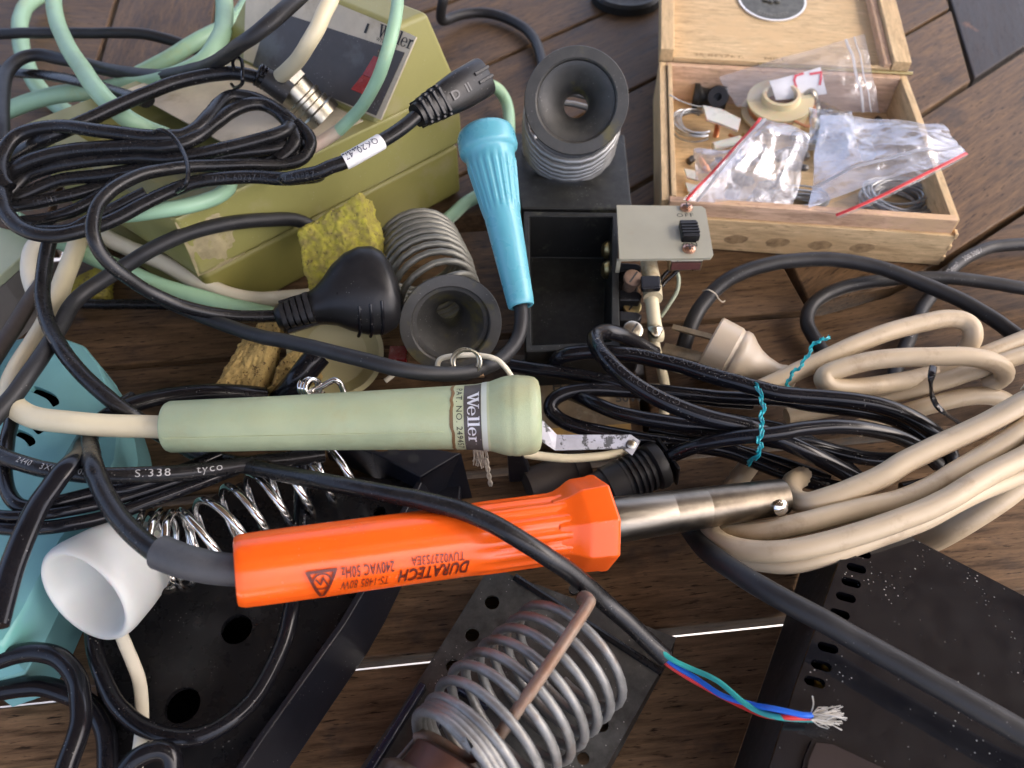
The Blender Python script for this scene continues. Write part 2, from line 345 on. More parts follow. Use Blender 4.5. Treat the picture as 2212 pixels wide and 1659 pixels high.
# lid, folded right back
LM=BX@Matrix.Translation((0,bd+1.2,bh+.5))@Matrix.Rotation(R(6),4,'X')
lid=woodbox('lid',(0,2,-4.5),(bw,bd,-1.),M0=LM)
def lp(n,a,b,mat='cedar',rot=None): return woodbox(n,a,b,mat,par=lid,M0=LM,rot=rot)
lp('side_rim',(-.2,0,-1.2),(8,bd,7.5),rot=pi/2); lp('side_rim',(bw-10,0,-1.2),(bw+.2,bd,7.5),rot=pi/2)
lp('inner_strip',(bw-14.5,1,-1.1),(bw-10.3,bd,5),'cedar_in',rot=pi/2)
lp('hinge_rim',(8.2,0,-1.2),(bw-10.2,3,2.2))
def onlid(x,y): return LM@Vector((x,y,-.85))
M['stampink']=mk('faded_brown_stamp',(.26,.16,.05),.6,var=.2,vs=500)
for tx,x in (('25 ROZET',21),('-',50),('MILD',64),('CIGARS',108)):
    obj('stamped_lettering',MB().text(tx,5.4,lambda a,b,x=x:onlid(x+a*1.25,6.5+b*.8)),M['stampink'],lid)
# oval dark seal on the inside of the lid
sc=Vector((74,62))
lpl=LM.to_3x3()@Vector((0,0,1)); c0=onpl(1667,-2,LM@Vector((0,0,-.6)),lpl); cl=LM.inverted()@c0
SM=LM@Matrix.Translation((cl.x,cl.y,-1.))
M['seal_dark']=mk('pewter_foil',(.10,.095,.075),.35,.7,var=.25,vs=200,bump=.3,bs=250)
M['seal_rim']=mk('silver_foil',(.75,.72,.66),.3,.8,var=.05)
obj('seal_rim',MB().plate(circ(0,0,22.2,48,24.6),[circ(0,0,20.9,48,23.3)],1.0,SM@Matrix.Translation((0,0,1.1))),M['seal_rim'],lid)
obj('seal',MB().plate(circ(0,0,21.1,48,23.5),[],.7,SM@Matrix.Translation((0,0,.8))),M['seal_dark'],lid)
def ovaltext(a,b):
    th=-pi/2+(a)/17.; rr=16.6-b; return SM@Vector((cos(th)*rr*1.04,sin(th)*rr*.93,.9))
obj('seal_lettering',MB().text('RITMEESTER',4.6,lambda a,b:SM@Vector((( 15.2+b*-1)*0+ (19.-b)*.93*sin(a/19.), -(19.-b)*1.06*cos(a/19.),.95)),align='CENTER'),mk('seal_relief',(.22,.21,.17),.4,.6),lid)
# small raised emblem
em=MB()
for k in range(7):
    a=k*.9; em.lathe([(0,2.2),(.8,2.0),(1.2,0)],SM@Matrix.Translation((cos(a)*5*(k>0),-1+sin(a)*3*(k>0),.7))@Matrix.Rotation(-pi/2,4,'Y'),10)
obj('emblem',em,M['seal_dark'],lid)
# hinge pin
M['brass']=mk('dull_brass',(.55,.45,.22),.35,1.,var=.1,vs=200)
hp=BX@Vector((60,bd+.5,bh+.9)); hq=BX@Vector((bw+3,bd+.5,bh+.9))
obj('hinge_pin',MB().tube([hp,hq],1.1,10),M['brass'],box)
# ---------------------------------------------------------------- soldering station
A0=Vector((-33.5,357,0)); ds=Vector((-.7474,-.6644,0)); es=Vector((-.6644,.7474,0))+ds*.2
ST=Matrix((ds,es,Vector((0,0,1)))).transposed().to_4x4(); ST.translation=A0   # x: s, y: e, z
stn=thing('soldering_station','olive green soldering station with sloping silver and black panel','soldering station',ST@Vector((65,50,0)))
SW=112.
obj('base',MB().box((-8,1,0),(144,SW-1,32.2),ST),M['olive_dark'],stn,bevel=3,seg=3)
bd_=MB()
s0,s1,z0,z1=-10,146,32.8,67
o=[(s0,0),(s1,0),(s1,SW),(s0,SW)]; rin=[(56,12),(134,12),(134,SW-12),(56,SW-12)]; rb=[(59,15),(131,15),(131,SW-15),(59,SW-15)]
v=[(*q,z0) for q in o]+[(*q,z1) for q in o]+[(*q,z1) for q in rin]+[(*q,z1-15) for q in rb]
f=[(3,2,1,0)]+[(i,(i+1)%4,4+(i+1)%4,4+i) for i in range(4)]+[(4+i,4+(i+1)%4,8+(i+1)%4,8+i) for i in range(4)]+[(8+i,8+(i+1)%4,12+(i+1)%4,12+i) for i in range(4)]+[(12,13,14,15)]
bd_.add(v,f,False,ST)
body=obj('body',bd_,M['olive'],stn,bevel=2.6,seg=3)
ci=10.
up=MB().hexa([(s0+.2,.2,z1-1.5),(43,.2,z1-1.5),(43,SW-.2,z1-1.5),(s0+.2,SW-.2,z1-1.5),(-3,ci,103),(15,ci,103),(15,SW-ci,103),(-3,SW-ci,103)],ST)
obj('console_hood',up,M['olive'],stn,bevel=2.6,seg=3)
# sloping panel: p0 at its lower right, axes px (to its right = -e), py up the slope
pa=Vector((43,5,z1-1.5)); pb=Vector((15,ci,103)); 
sl=(Vector((15,0,103))-Vector((43,0,z1-1.5))); sl.normalize()
pn=Vector((sl.z,0,-sl.x)); 
PM=Matrix((Vector((0,-1,0)),sl,pn)).transposed().to_4x4(); PM.translation=Vector((29,SW/2,(z1-1.5+103)/2))
PN=ST@PM      # local: x right, y up the slope, z out
pnw=(PN.to_3x3()@Vector((1,0,0))).cross(PN.to_3x3()@Vector((0,1,0))).normalized()
PNI=PN.inverted()
def pin(u,v): q=PNI@onpl(u,v,PN@Vector((0,0,.6)),pnw); return (q.x,q.y)
E0=Vector((0,0,0))
obj('face_plate',MB().plate([pin(899,80),pin(822,259),pin(526,128),(-53,22),(55,22)],[],.9,PN@Matrix.Translation((0,0,.7))),M['steel_plate'],stn)
obj('shelf_plate',MB().plate([(44,6),(97,6),(97,106),(44,106)],[],.7,ST@Matrix.Translation((0,0,z1+.6))),M['steel_plate'],stn)
lab=obj('black_panel',MB().plate([pin(585,20),pin(875,114),pin(813,250),pin(547,142)],[],.3,PN@Matrix.Translation((0,0,1.0))),M['label_black'],stn)
def onpanel(u,v,u2,v2,zz=1.1):     # text along the line between two pixels
    a=Vector(pin(u,v)); d=(Vector(pin(u2,v2))-a); L=d.length; d.normalize(); n=Vector((-d.y,d.x))
    return (lambda x,y:PN@Vector((*(a+d*x+n*y),zz))),L
def weller(mb,fn,h,k=1.):          # the serif word, drawn stroke by stroke; h is the height of a capital
    def poly(*p): mb.add([fn(x*h*k,y*h) for x,y in p],[tuple(range(len(p)))],False)
    x=0.
    def bar(x0,y0,x1,y1): poly((x0,y0),(x1,y0),(x1,y1),(x0,y1))
    poly((.05,1),(.27,1),(.50,0),(.36,0)); poly((.36,0),(.46,0),(.66,.95),(.58,.95)); poly((.45,1),(.67,1),(.88,0),(.76,0)); poly((.76,0),(.86,0),(1.10,.95),(1.02,.95))
    for a,c in ((-.02,.36),(.40,.74),(.92,1.2)): bar(a,.94,c,1)
    def e(x):
        o=[];n=22
        for i in range(n+1):
            a=R(8+ (322)*i/n); w=.05+.10*abs(cos(a))**1.5
            ca,sa=cos(a),sin(a); o.append(((x+.30+.30*ca,.34+.36*sa),(x+.30+(.30-w)*ca,.34+(.36-.05-.02*abs(ca))*sa)))
        for (p,q),(r_,s_) in zip(o,o[1:]): poly(p,r_,s_,q)
        bar(x+.12,.34,x+.585,.40)
    def l(x):
        bar(x+.08,0,x+.24,1.02); bar(x,0,x+.32,.06); bar(x,.97,x+.16,1.02)
    e(1.02); l(1.66); l(2.00); e(2.34)
    x=2.98; bar(x+.08,0,x+.23,.68); bar(x,0,x+.36,.06); bar(x,.63,x+.14,.69); poly((x+.23,.45),(x+.30,.58),(x+.30,.70),(x+.23,.62)); poly((x+.30,.58),(x+.40,.55),(x+.47,.62),(x+.42,.70),(x+.30,.70))
    return mb
fn,L=onpanel(814,79,887,107); obj('maker_lettering',weller(MB(),fn,L*.295),M['ink'],stn)
fn,L=onpanel(813,88,872,113); obj('small_lettering',MB().text('WTCP SERIES',2.5,fn,sx=L/19.),M['ink'],stn)
fn,L=onpanel(790,62,797,64); obj('scuff_mark',MB().add([fn(0,-2),fn(1.6,-2),fn(1.8,2.4),fn(.5,2.6)],[(0,1,2,3)],False),M['ink'],stn)
# rocker switch
q=[pin(*p) for p in ((797,102),(822,108),(798,222),(770,210))]
bz=obj('switch_bezel',MB().plate(q,[],1.0,PN@Matrix.Translation((0,0,1.9))),M['label_black'],stn)
a,b_,c,d=[Vector(pin(*p)) for p in ((812,122),(830,129),(806,212),(779,200))]
b_=a+(b_-a)*1.25; c=d+(b_-a)*1.02
lo=lambda v,zz:PN@Vector((v.x,v.y,zz))
mid=lambda s,t_:s.lerp(t_,.55)
rk=MB(); am,bm_=mid(a,d),mid(b_,c)
for (p,q_,r_,s_,h1,h2) in ((a,b_,bm_,am,2.1,4.0),(am,bm_,c,d,4.0,7.0)):
    rk.hexa([lo(p,1.5),lo(q_,1.5),lo(r_,1.5),lo(s_,1.5),lo(p,h1),lo(q_,h1),lo(r_,h2),lo(s_,h2)])
obj('rocker_switch',rk,M['red'],stn,bevel=.4)
# metal connector with its nut
cb,ct=P(686,250,67.5),P(606,168,84)
CM=frame(cb,ct-cb); Lc=(ct-cb).length
cn=obj('connector',MB().lathe([(-3,11.2),(1.5,11.2),(2.4,10.2),(5,10.2),(5.6,9.2),(8,9.2),(8.6,10),(10,10),(10.6,8.9),(Lc*.70,8.9),(Lc*.72,8.2)],CM,40),M['nickel'],stn)
obj('hex_nut',MB().lathe([(Lc*.70,8.0),(Lc*.72,10),(Lc*.9,10),(Lc*.93,9)],CM,6,sm=False).lathe([(Lc*.93,7.6),(Lc*1.03,7.4),(Lc*1.03,4),(Lc*.9,4)],CM,30),M['nickel'],cn,bevel=.3)

# crust of old residue on the near corner, and a few scuffs
M['crust']=mk('beige_flux_residue',(.36,.30,.165),.75,var=.2,vs=120,bump=.8,bs=500,spot=(.30,.27,.10),spots=90)
cm=MB(); nn_=26; vv_=[]
for i in range(nn_+1):
    for k in range(nn_+1):
        a,b=i/nn_*2-1,k/nn_*2-1; r_=math.hypot(a,b)+.35*noise.noise(Vector((a*2.2,b*2.2,3.3)))
        h=max(-1.2,1.3*(1-r_*1.15))+.35*noise.noise(Vector((a*7,b*7,1))); vv_.append(ST@Vector((134+a*12,.2-h,49+b*16)))
cm.add(vv_,[(i*(nn_+1)+k,i*(nn_+1)+k+1,(i+1)*(nn_+1)+k+1,(i+1)*(nn_+1)+k) for i in range(nn_) for k in range(nn_)])
obj('flux_residue',cm,M['crust'],stn,ang=70)
# ---------------------------------------------------------------- cords
def rpx(p,w): return w*depth(p)/(2*FP)
def cord(name,par,pts,w,mat,ridge=0.,flat=1.,n=14,label=None,sub=9):
    q=[P(*p) for p in pts]; path=catmull(q,sub); path=[p+noise.noise_vector(p*.035)*.55+noise.noise_vector(p*.11)*.16 for p in path]; m=q[len(q)//2]; r=rpx(m,w)
    o=obj(name,MB().tube(path,r,28 if ridge else n,flat,ridge),M[mat],par,label=label,ang=80 if ridge else 60)
    return o,path,r*(flat if flat<1 else 1)
def tubetext(name,par,path,r,body,size,s0,phi,mat,flip=False,bold=0.,sp=1.1,sx=1.):
    if flip: path=path[::-1]
    d=[0.]
    for a,b in zip(path,path[1:]): d.append(d[-1]+(b-a).length)
    def fn(x,y):
        s=min(max(s0+x,0),d[-1]-1e-3); i=max(k for k in range(len(d)-1) if d[k]<=s)
        t=(s-d[i])/max(1e-6,d[i+1]-d[i]); p=path[i].lerp(path[i+1],t); tg=(path[min(i+2,len(path)-1)]-path[max(i-1,0)]).normalized()
        v=CAMP-p; v=(v-tg*v.dot(tg)).normalized(); u=v.cross(tg); ph=R(phi)+(y-size*.35)/r
        return p+(v*cos(ph)+u*sin(ph))*(r*1.012+.06)
    return obj(name,MB().text(body,size,fn,bold=bold,sp=sp,sx=sx),M[mat],par)
def lead(name,label,pts,w,mat,cat='cable',group=None,**k):   # a loose length of cable
    q=P(*pts[len(pts)//2]); th=thing(name,label,cat,(q.x,q.y,q.z),group)
    o,path,r=cord('sheath',th,pts,w,mat,**k); return th,path,r
# mint green cables at the upper left
RID=.04
mg=thing('mint_cable','mint green ribbed cable looping in coils behind the olive soldering station','cable',P(200,200,30))
for w,pts in (
 (39,[(116,-25,60),(117,20,62),(130,65,66),(155,118,72),(182,155,78),(213,197,84),(242,228,84),(278,258,80),(318,280,74),(360,296,70)]),
 (33,[(110,-25,8),(62,8,10),(48,28,12),(42,58,14),(46,100,14),(58,140,12),(78,182,10),(108,215,8),(142,242,8),(185,268,8)]),
 (33,[(555,-25,40),(515,35,40),(478,62,40),(425,90,40),(375,120,38),(330,145,36),(275,175,34),(220,210,30),(165,255,22)]),
 (37,[(484,-25,74),(485,50,76),(468,97,78),(436,137,76),(380,163,72),(312,180,64),(262,188,58),(200,196,50),(125,206,42),(62,222,36),(0,246,30),(-40,270,26)]),
 (33,[(230,465,70),(280,462,72),(340,455,74),(405,444,74),(462,428,72),(490,408,70),(497,392,70)]),
 (28,[(860,-25,122),(858,20,122),(848,70,120),(835,120,114),(817,170,104),(793,215,94),(764,252,84),(730,283,77)])):
    cord('loop',mg,pts,w,'mint',ridge=RID if w!=28 else 0)
cord('stained_loop',mg,[(732,281,77),(700,302,75),(668,320,74.5),(630,336,75),(590,345,76)],28,'mint_pink',label='pinkish heat stained length')
lead('mint_cable','straight mint green ribbed cable crossing under the black loop beside the sponge',[(-30,420,40),(40,478,40),(130,522,38),(220,563,36),(330,611,32),(450,649,26),(560,675,20),(640,692,14)],37,'mint',ridge=RID)
lead('mint_cable','smooth mint green cable curling behind the blue handle',[(1000,180,20),(1045,180,18),(1075,192,14),(1094,220,8),(1100,258,5),(1096,310,5),(1075,370,5),(1040,415,5),(1005,440,5),(970,472,5),(930,500,5)],26,'mint')
# black cables, upper left
lead('black_cable','thin black cable arching across the bare planks at the top left corner',[(-30,75,30),(60,72,34),(125,71,36),(250,71,38),(312,74,38),(362,85,36),(400,98,34),(440,118,30),(480,145,26)],23,'rubber')
lead('black_cable','thick dusty black cable bent over in a hoop at the left edge',[(5,330,60),(2,270,62),(3,205,60),(14,158,58),(40,130,58),(82,119,58),(130,127,58),(188,139,60),(238,152,62),(300,162,66),(362,162,72),(425,150,84),(480,125,100),(520,97,112),(553,73,118),(600,33,122),(665,-25,122)],32,'rubber',flat=.8)
lead('black_cable','flat twin black cable running below the dusty hoop',[(-30,145,46),(35,158,50),(100,163,54),(175,177,62),(250,199,72),(320,222,78)],30,'black',flat=.55)
# the long black mains lead, tied in a coil, with a plug at each end
pl=thing('power_lead','black mains lead tied in a coil on the olive station, with two moulded plugs','power lead',P(330,400,80))
def z2(L): return [(x*.3125,259+y*.3125,z) for x,y,z in L]
def z1t(L): return [(x/4,y/4,z) for x,y,z in L]
turns=[
 (30,.62,z2([(60,470,84),(12,400,86),(20,240,88),(140,95,90),(400,45,92),(700,75,93),(1000,112,93),(1160,112,93)])+[(395,292,92),(425,276,92),(450,250,92),(475,222,91),(500,208,90),(530,208,89),(560,216,88),(590,232,87),(622,262,86),(636,300,84),(626,322,82),(600,345,80)]),
 (31,.62,z2([(20,560,80),(40,400,82),(200,290,86),(500,215,88),(900,185,90),(1150,180,91),(1330,130,91)])+[(460,268,90),(500,240,90),(540,225,90),(580,228,88),(625,258,86),(655,300,82),(662,318,78),(640,345,76),(600,352,76)]),
 (30,.62,z2([(60,500,78),(200,380,80),(500,300,84),(900,258,86),(1200,258,87),(1500,208,88),(1780,140,88),(1950,80,88),(2000,40,87)])),
 (29,.62,z2([(90,545,76),(400,425,78),(700,385,80),(1000,335,82),(1300,290,84),(1600,235,84),(1860,200,83),(1990,175,82),(2050,215,80),(2010,285,78),(1880,305,78)])),
 (28,.6,z2([(30,600,76),(300,560,76),(600,490,76),(850,400,76),(1060,345,77),(1280,312,77)])),
 (30,.62,z2([(0,430,84),(12,540,84),(40,640,83),(120,735,82),(250,795,82),(400,800,82),(600,755,82),(800,685,82),(1000,580,83),(1200,480,84),(1400,420,85),(1700,395,85),(2000,405,86),(2200,385,88)])+[(620,385,92),(680,375,96),(715,361,98),(745,350,99),(790,325,101),(832,300,102),(870,275,103),(898,251,104)]),
 (27,.75,z2([(2050,20,86),(2130,110,84),(2140,190,82),(2080,270,80),(1950,310,80),(1700,312,84),(1400,315,88),(1200,330,91),(1000,375,94),(820,460,96),(690,570,96),(640,700,95),(650,820,92),(720,950,86),(860,1080,78),(1050,1200,68),(1300,1300,58),(1600,1350,50),(1930,1352,46)])),
 (26,.7,z2([(110,715,74),(300,690,74),(500,630,76),(700,520,78),(850,400,80),(1020,335,80),(1260,280,80)])),
 (25,.7,z2([(150,770,76),(450,765,78),(620,690,80),(830,590,82),(1010,500,84)])),
 (25,.7,[(598,330,78),(560,350,76),(500,362,76),(455,372,78)]),
 (25,.8,[(620,280,80),(615,310,77),(600,335,75)]),
]
paths=[]
for w,fl,pts in turns:
    o,pa_,r_=cord('cord',pl,pts,w+3,'black',flat=min(1,fl+.2)); paths.append((pa_,r_))
tubetext('raised_lettering',pl,paths[5][0],paths[5][1]*1.25,'VDE 60227 IEC 53  4V-75 300/300V 50P87',3.4,112,0,'emboss',sp=1.2)
tubetext('raised_lettering',pl,paths[4][0],paths[4][1]*1.3,'LIGHT  - (',3.2,12,0,'emboss')
# twist tie round the coil
tie=[P(u,v,z) for u,v,z in z2([(1060,90,96),(1110,72,99),(1180,100,99),(1250,190,98),(1295,300,98),(1298,400,97),(1275,460,94),(1225,495,88)])]
tag(obj('wire_tie',MB().tube(catmull(tie,8),.9,8),M['black']),'thin black wire tie around the middle of the black coil','wire tie')
tie2=[P(*q) for q in ((505,150,96),(503,132,102),(511,124,104),(522,132,104),(524,165,104),(522,182,100),(508,190,94),(500,182,90))]
t2=thing('wire_tie','black wire tie twisted tight around the black cord by the silver connector','wire tie',tie2[0])
obj('loop',MB().tube(catmull(tie2,8),.8,8),M['black_gloss'],t2)
wd=MB()
for k in range(4):
    c=P(556+k*7,160+k*4,92-k*1.5); c2=P(556+k*7+8,160+k*4+5,91-k*1.5); F=frame(c,c2-c)
    wd.tube([F@Vector((i/16*1.6,cos(2*pi*i/16)*4.6,sin(2*pi*i/16)*4.6)) for i in range(17)],.85,8)
obj('winding',wd,M['black_gloss'],t2)
lead('black_cable','round black cable running from the coil into the silver connector',[(-40,372,72),(40,330,80),(95,302,87),(140,281,89),(175,265,90),(250,230,91),(325,199,92),(400,173,92),(475,160,92),(520,160,92),(560,168,91),(594,181,89)],30,'black')
obj('cord_end',MB().lathe([(-3,4.6),(0,5.2),(9,5.4),(9,4)],frame(P(585,177,89),P(606,192,86)-P(585,177,89)),20),M['rubber'],pl)
lead('cream_cable','cream cable dropping from above into the silver connector',[(722,-30,128),(713,0,128),(700,25,126),(685,60,122),(665,95,116),(636,135,104),(603,168,90)],35,'cream')
# label sleeve on the lead
M['white_label']=mk('white_paper_label',(.70,.70,.68),.6,var=.04)
pp=paths[5][0]; cut=[p for p in pp if p.x>P(742,350,99).x and p.x<P(826,302,102).x]
obj('label_sleeve',MB().tube(cut,rpx(cut[len(cut)//2],38),16,.9),M['white_label'],pl)
M['blue_ink']=mk('blue_black_ink',(.05,.05,.08),.6)
tubetext('label_lettering',pl,cut[::-1],rpx(cut[3],38)*.93,'QK20147',3.6,2.0,-24,'blue_ink',sx=.9)
for k in range(9):
    p=cut[int(len(cut)*(.1+.06*k))]
bars=MB()
d0=(cut[-1]-cut[0]); 
for k in range(12):
    c=cut[0]+d0*(.08+k*.035); v=(CAMP-c).normalized(); t_=d0.normalized(); u=v.cross(t_).normalized(); rr=rpx(c,38)
    c=min(cut,key=lambda q:(q-c).length); q0=c+(v*.62+u*.72)*rr*.98; q1=c+(v*.30+u*.9)*rr*.95; w=t_*(.25+.2*(k%3==0))
    bars.add([q0-w+v*.35,q0+w+v*.35,q1+w+v*.35,q1-w+v*.35],[(0,1,2,3)],False)
obj('bar_print',bars,M['blue_ink'],pl)
# figure-eight connector
fa,fb=P(900,250,104),P(1046,165,102)
FM=frame(fa,fb-fa,(CAMP-fa).normalized()); Lf=(fb-fa).length
f8=MB()
def ring8(x,w,h,n=20):
    return [(x,w*cos(2*pi*k/n)*(1+.0),h*(abs(sin(2*pi*k/n))**.6)*(1 if sin(2*pi*k/n)>=0 else -1)) for k in range(n)]
secs=[(0,4.6,3.6),(Lf*.12,5.6,4.0),(Lf*.36,6.6,4.2),(Lf*.42,7.2,4.6),(Lf*.62,8.0,4.8),(Lf*.97,8.2,4.8),(Lf,7.6,4.4)]
n=20; vs_=[]
for s_ in secs: vs_+=ring8(*s_)
f8.add(vs_,[(i*n+k,(i+1)*n+k,(i+1)*n+(k+1)%n,i*n+(k+1)%n) for i in range(len(secs)-1) for k in range(n)]+[tuple(range(n)),tuple(range((len(secs)-1)*n,len(secs)*n))[::-1]],True,FM)
plug8=obj('appliance_connector',f8,M['black_plastic'],pl,ang=40)
rb=MB()
for k in range(4):
    x=Lf*(.05+k*.085); w=5.3+k*.45
    for s_ in (1,-1): rb.box((x,s_*w*.95-.9 if s_>0 else -w*.95-.5,-3.6),(x+1.6,s_*w*.95+.5 if s_>0 else -w*.95+.9,3.6),FM)
    rb.box((x,-w*.8,3.2),(x+1.6,w*.8,4.6),FM)
obj('strain_relief_rib',rb,M['black_plastic'],plug8,bevel=.4)
gr=MB()
for y in (-1.6,2.2): gr.box((Lf*.80,y-.35,4.3),(Lf*1.01,y+1.1,5.25),FM)
obj('raised_rib',gr,M['black_plastic'],plug8,bevel=.25)
obj('raised_letter',MB().text('D  II',5.,lambda a,b:FM@Vector((Lf*.40+a*1.3,-2.2+b,4.95)),bold=.1),M['emboss'],plug8)
# Australian plug, lying face down to the right
M['plug']=M['black_plastic']
ap,aq=P(600,690,46),P(700,655,50)
AM=frame(ap,P(860,610,54)-ap,Vector((.1,-.55,.8)))
La=(P(860,612,54)-ap).length
pb=MB(); n=28
def prof(x,wy,wz,cy=0,cz=0): return [(x,cy+wy*cos(2*pi*k/n),cz+wz*sin(2*pi*k/n)) for k in range(n)]
sx_=[(.30,7.2,6.2,0,0),(.36,8.2,7.0,0,0),(.44,10.5,8.0,.5,0),(.54,14.6,9.5,.6,0),(.66,18.0,10.2,.4,0),(.78,19.2,10.6,0,0),(.88,18.,10.2,0,0),(.95,14.6,9.,0,0),(.99,8.5,6.4,0,0),(1.0,2.5,2.5,0,0)]
vs_=[]
for s_ in sx_: vs_+=prof(s_[0]*La,*s_[1:])
pb.add(vs_,[(i*n+k,(i+1)*n+k,(i+1)*n+(k+1)%n,i*n+(k+1)%n) for i in range(len(sx_)-1) for k in range(n)]+[tuple(range(n)),tuple(range((len(sx_)-1)*n,len(sx_)*n))[::-1]],True,AM)
mplug=obj('mains_plug',pb,M['black_plastic'],pl,ang=50)
sr=MB().lathe([(0,4.4),(1,5.6),(3,6.2),(4,5.4),(La*.31,5.6)],AM,20)
obj('strain_relief',sr,M['black_plastic'],mplug)
for k in range(5):
    x=La*(.055+k*.052); w=6.2+k*.35
    rr_=MB().plate(rrect(-w,-w*.86,w,w*.86,2.6),[rrect(-w+1.6,-w*.86+1.4,w-1.6,w*.86-1.4,1.6)],1.9,AM@Matrix.Translation((x+1.9,0,0))@Matrix.Rotation(pi/2,4,'Y'))
    obj('rib',rr_,M['black_plastic'],mplug,bevel=.3)
for x0 in (.12,.2,.28):pass
for y0 in (-1,1):
    obj('side_web',MB().box((La*.05,y0*6.3-.8,-1.7),(La*.33,y0*6.3+.8,1.7),AM),M['black_plastic'],mplug,bevel=.3)
# grip recess with two ridges on the lower flank
gx=(.62,.71,.80)
for i,x in enumerate(gx):
    q_=[]
    for k in range(9):
        ph=R(112+k*8); wy,wz=(17.0,10.) if x<.65 else ((18.6,10.4) if x<.75 else (18.9,10.5)); q_.append(AM@Vector((La*(x+.05-.012*k),wy*cos(ph)*.985,wz*sin(ph)*.985)))
    obj('grip_ridge',MB().tube(q_,.75,8),M['black_gloss'],mplug)
lead('black_cable','thin black cable curling behind the station and over the planks by the bell stand',[(960,-30,30),(957,0,24),(953,30,14),(958,45,8),(985,35,6),(1025,27,5),(1065,30,5),(1105,44,5),(1140,68,5),(1162,100,5),(1172,140,5),(1172,190,5)],21,'rubber')
# ---------------------------------------------------------------- soldering irons
def spindle(A,B,prof,n=40,rf=None,up=Vector((0,0,1)),mb=None,cap=True):
    F=frame(A,B-A,up); L=(B-A).length
    return (mb or MB()).lathe([(t*L,rpx(A.lerp(B,min(1,max(0,t))),w)) for t,w in prof],F,n,rf,cap=cap),F,L
# green pencil iron
M['iron_green']=mk('aged_mint_handle',(.345,.415,.255),.5,var=.09,vs=70,bump=.3,bs=1600,spot=(.33,.285,.14),spots=26,spotl=(.50,.80),dust=.5,dustc=(.31,.285,.145))
gi=thing('soldering_iron','long aged mint green soldering iron handle with black maker label and cream cord','soldering iron',P(760,905,50))
GA,GB=P(366,922,60),P(1166,896,64)
mb,GF,GL=spindle(GA,GB,[(.06,70),(.0,76),(-.004,88),(-.002,106),(.006,112),(.3,118),(.76,137),(.83,140),(.865,149),(.90,168),(.918,174),(.924,173),(.928,175),(.944,176),(.95,173),(.972,171),(.988,164),(.998,148),(1.003,120),(1.004,96),(.99,92),(.9,80)])
obj('handle',mb,M['iron_green'],gi,ang=50)
cord('cord',gi,[(175,500,40),(162,540,42),(145,590,44),(125,645,46),(100,700,48),(65,755,50),(38,800,52),(24,840,54),(33,875,56),(75,902,58),(150,913,60),(250,920,60),(375,923,60),(420,922,60)],47,'cream',n=18)
def onhandle(x,a,dr=.15,t=None):   # x in mm along the handle, a the angle round it
    w=137+3*(x/GL-.76)/.07 if x/GL<.83 else 140+ (x/GL-.83)/.035*9
    r=rpx(GA.lerp(GB,x/GL),w)+dr; return GF@Vector((x,cos(a)*r,sin(a)*r))
def band(x0,x1,a0,a1,dr,jag=0):
    mb=MB(); na=40; nx=5; v=[]
    for i in range(nx+1):
        for k in range(na+1):
            a=a0+(a1-a0)*k/na; j=jag*noise.noise(Vector((a*4,i*0+x0,0))) if i in (0,nx) else 0
            v.append(onhandle(x0+(x1-x0)*i/nx+j,a,dr))
    w=na+1; return mb.add(v,[(i*w+k,i*w+k+1,(i+1)*w+k+1,(i+1)*w+k) for i in range(nx) for k in range(na)])
M['label_clear']=mk('yellowed_clear_label',(.40,.44,.27),.35,var=.05); M['label_brown']=mk('browned_label_edge',(.17,.10,.04),.6,var=.2)
M['label_pale']=mk('pale_label_border',(.48,.52,.45),.4,var=.05)
lb=obj('maker_label',band(GL*.772,GL*.868,R(25),R(222),.10,.3),M['label_clear'],gi)
obj('worn_edge',band(GL*.768,GL*.776,R(25),R(222),.13,.9),M['label_brown'],lb)
obj('worn_edge',band(GL*.879,GL*.883,R(25),R(222),.13,.5),M['label_brown'],lb)
obj('pale_border',band(GL*.848,GL*.862,R(30),R(214),.18,0),M['label_pale'],lb)
obj('black_band',band(GL*.802,GL*.847,R(52),R(213),.2,0),M['label_black'],lb)
r0=rpx(GA.lerp(GB,.82),140)
obj('maker_lettering',weller(MB(),lambda x,y:onhandle(GL*.812+y,R(80)+x/r0,.34),3.9,1.36),mk('silver_lettering',(.62,.63,.66),.4,.1),lb)
obj('patent_lettering',MB().text('PAT. NO. 249457',2.9,lambda x,y:onhandle(GL*.783+y,R(66)+x/r0,.3),sp=1.1,sx=1.05),M['ink'],lb)
obj('mould_line',MB().tube([onhandle(GL*.01+GL*.74*k/30,R(152),-.28-.0) if 0 else GF@Vector((GL*.01+GL*.74*k/30,cos(R(152))*(rpx(GA.lerp(GB,.01+.74*k/30),113+24*(k/30)**1.25)-.15),sin(R(152))*(rpx(GA.lerp(GB,.01+.74*k/30),113+24*(k/30)**1.25)-.15))) for k in range(31)],.4,6),M['iron_green'],gi)
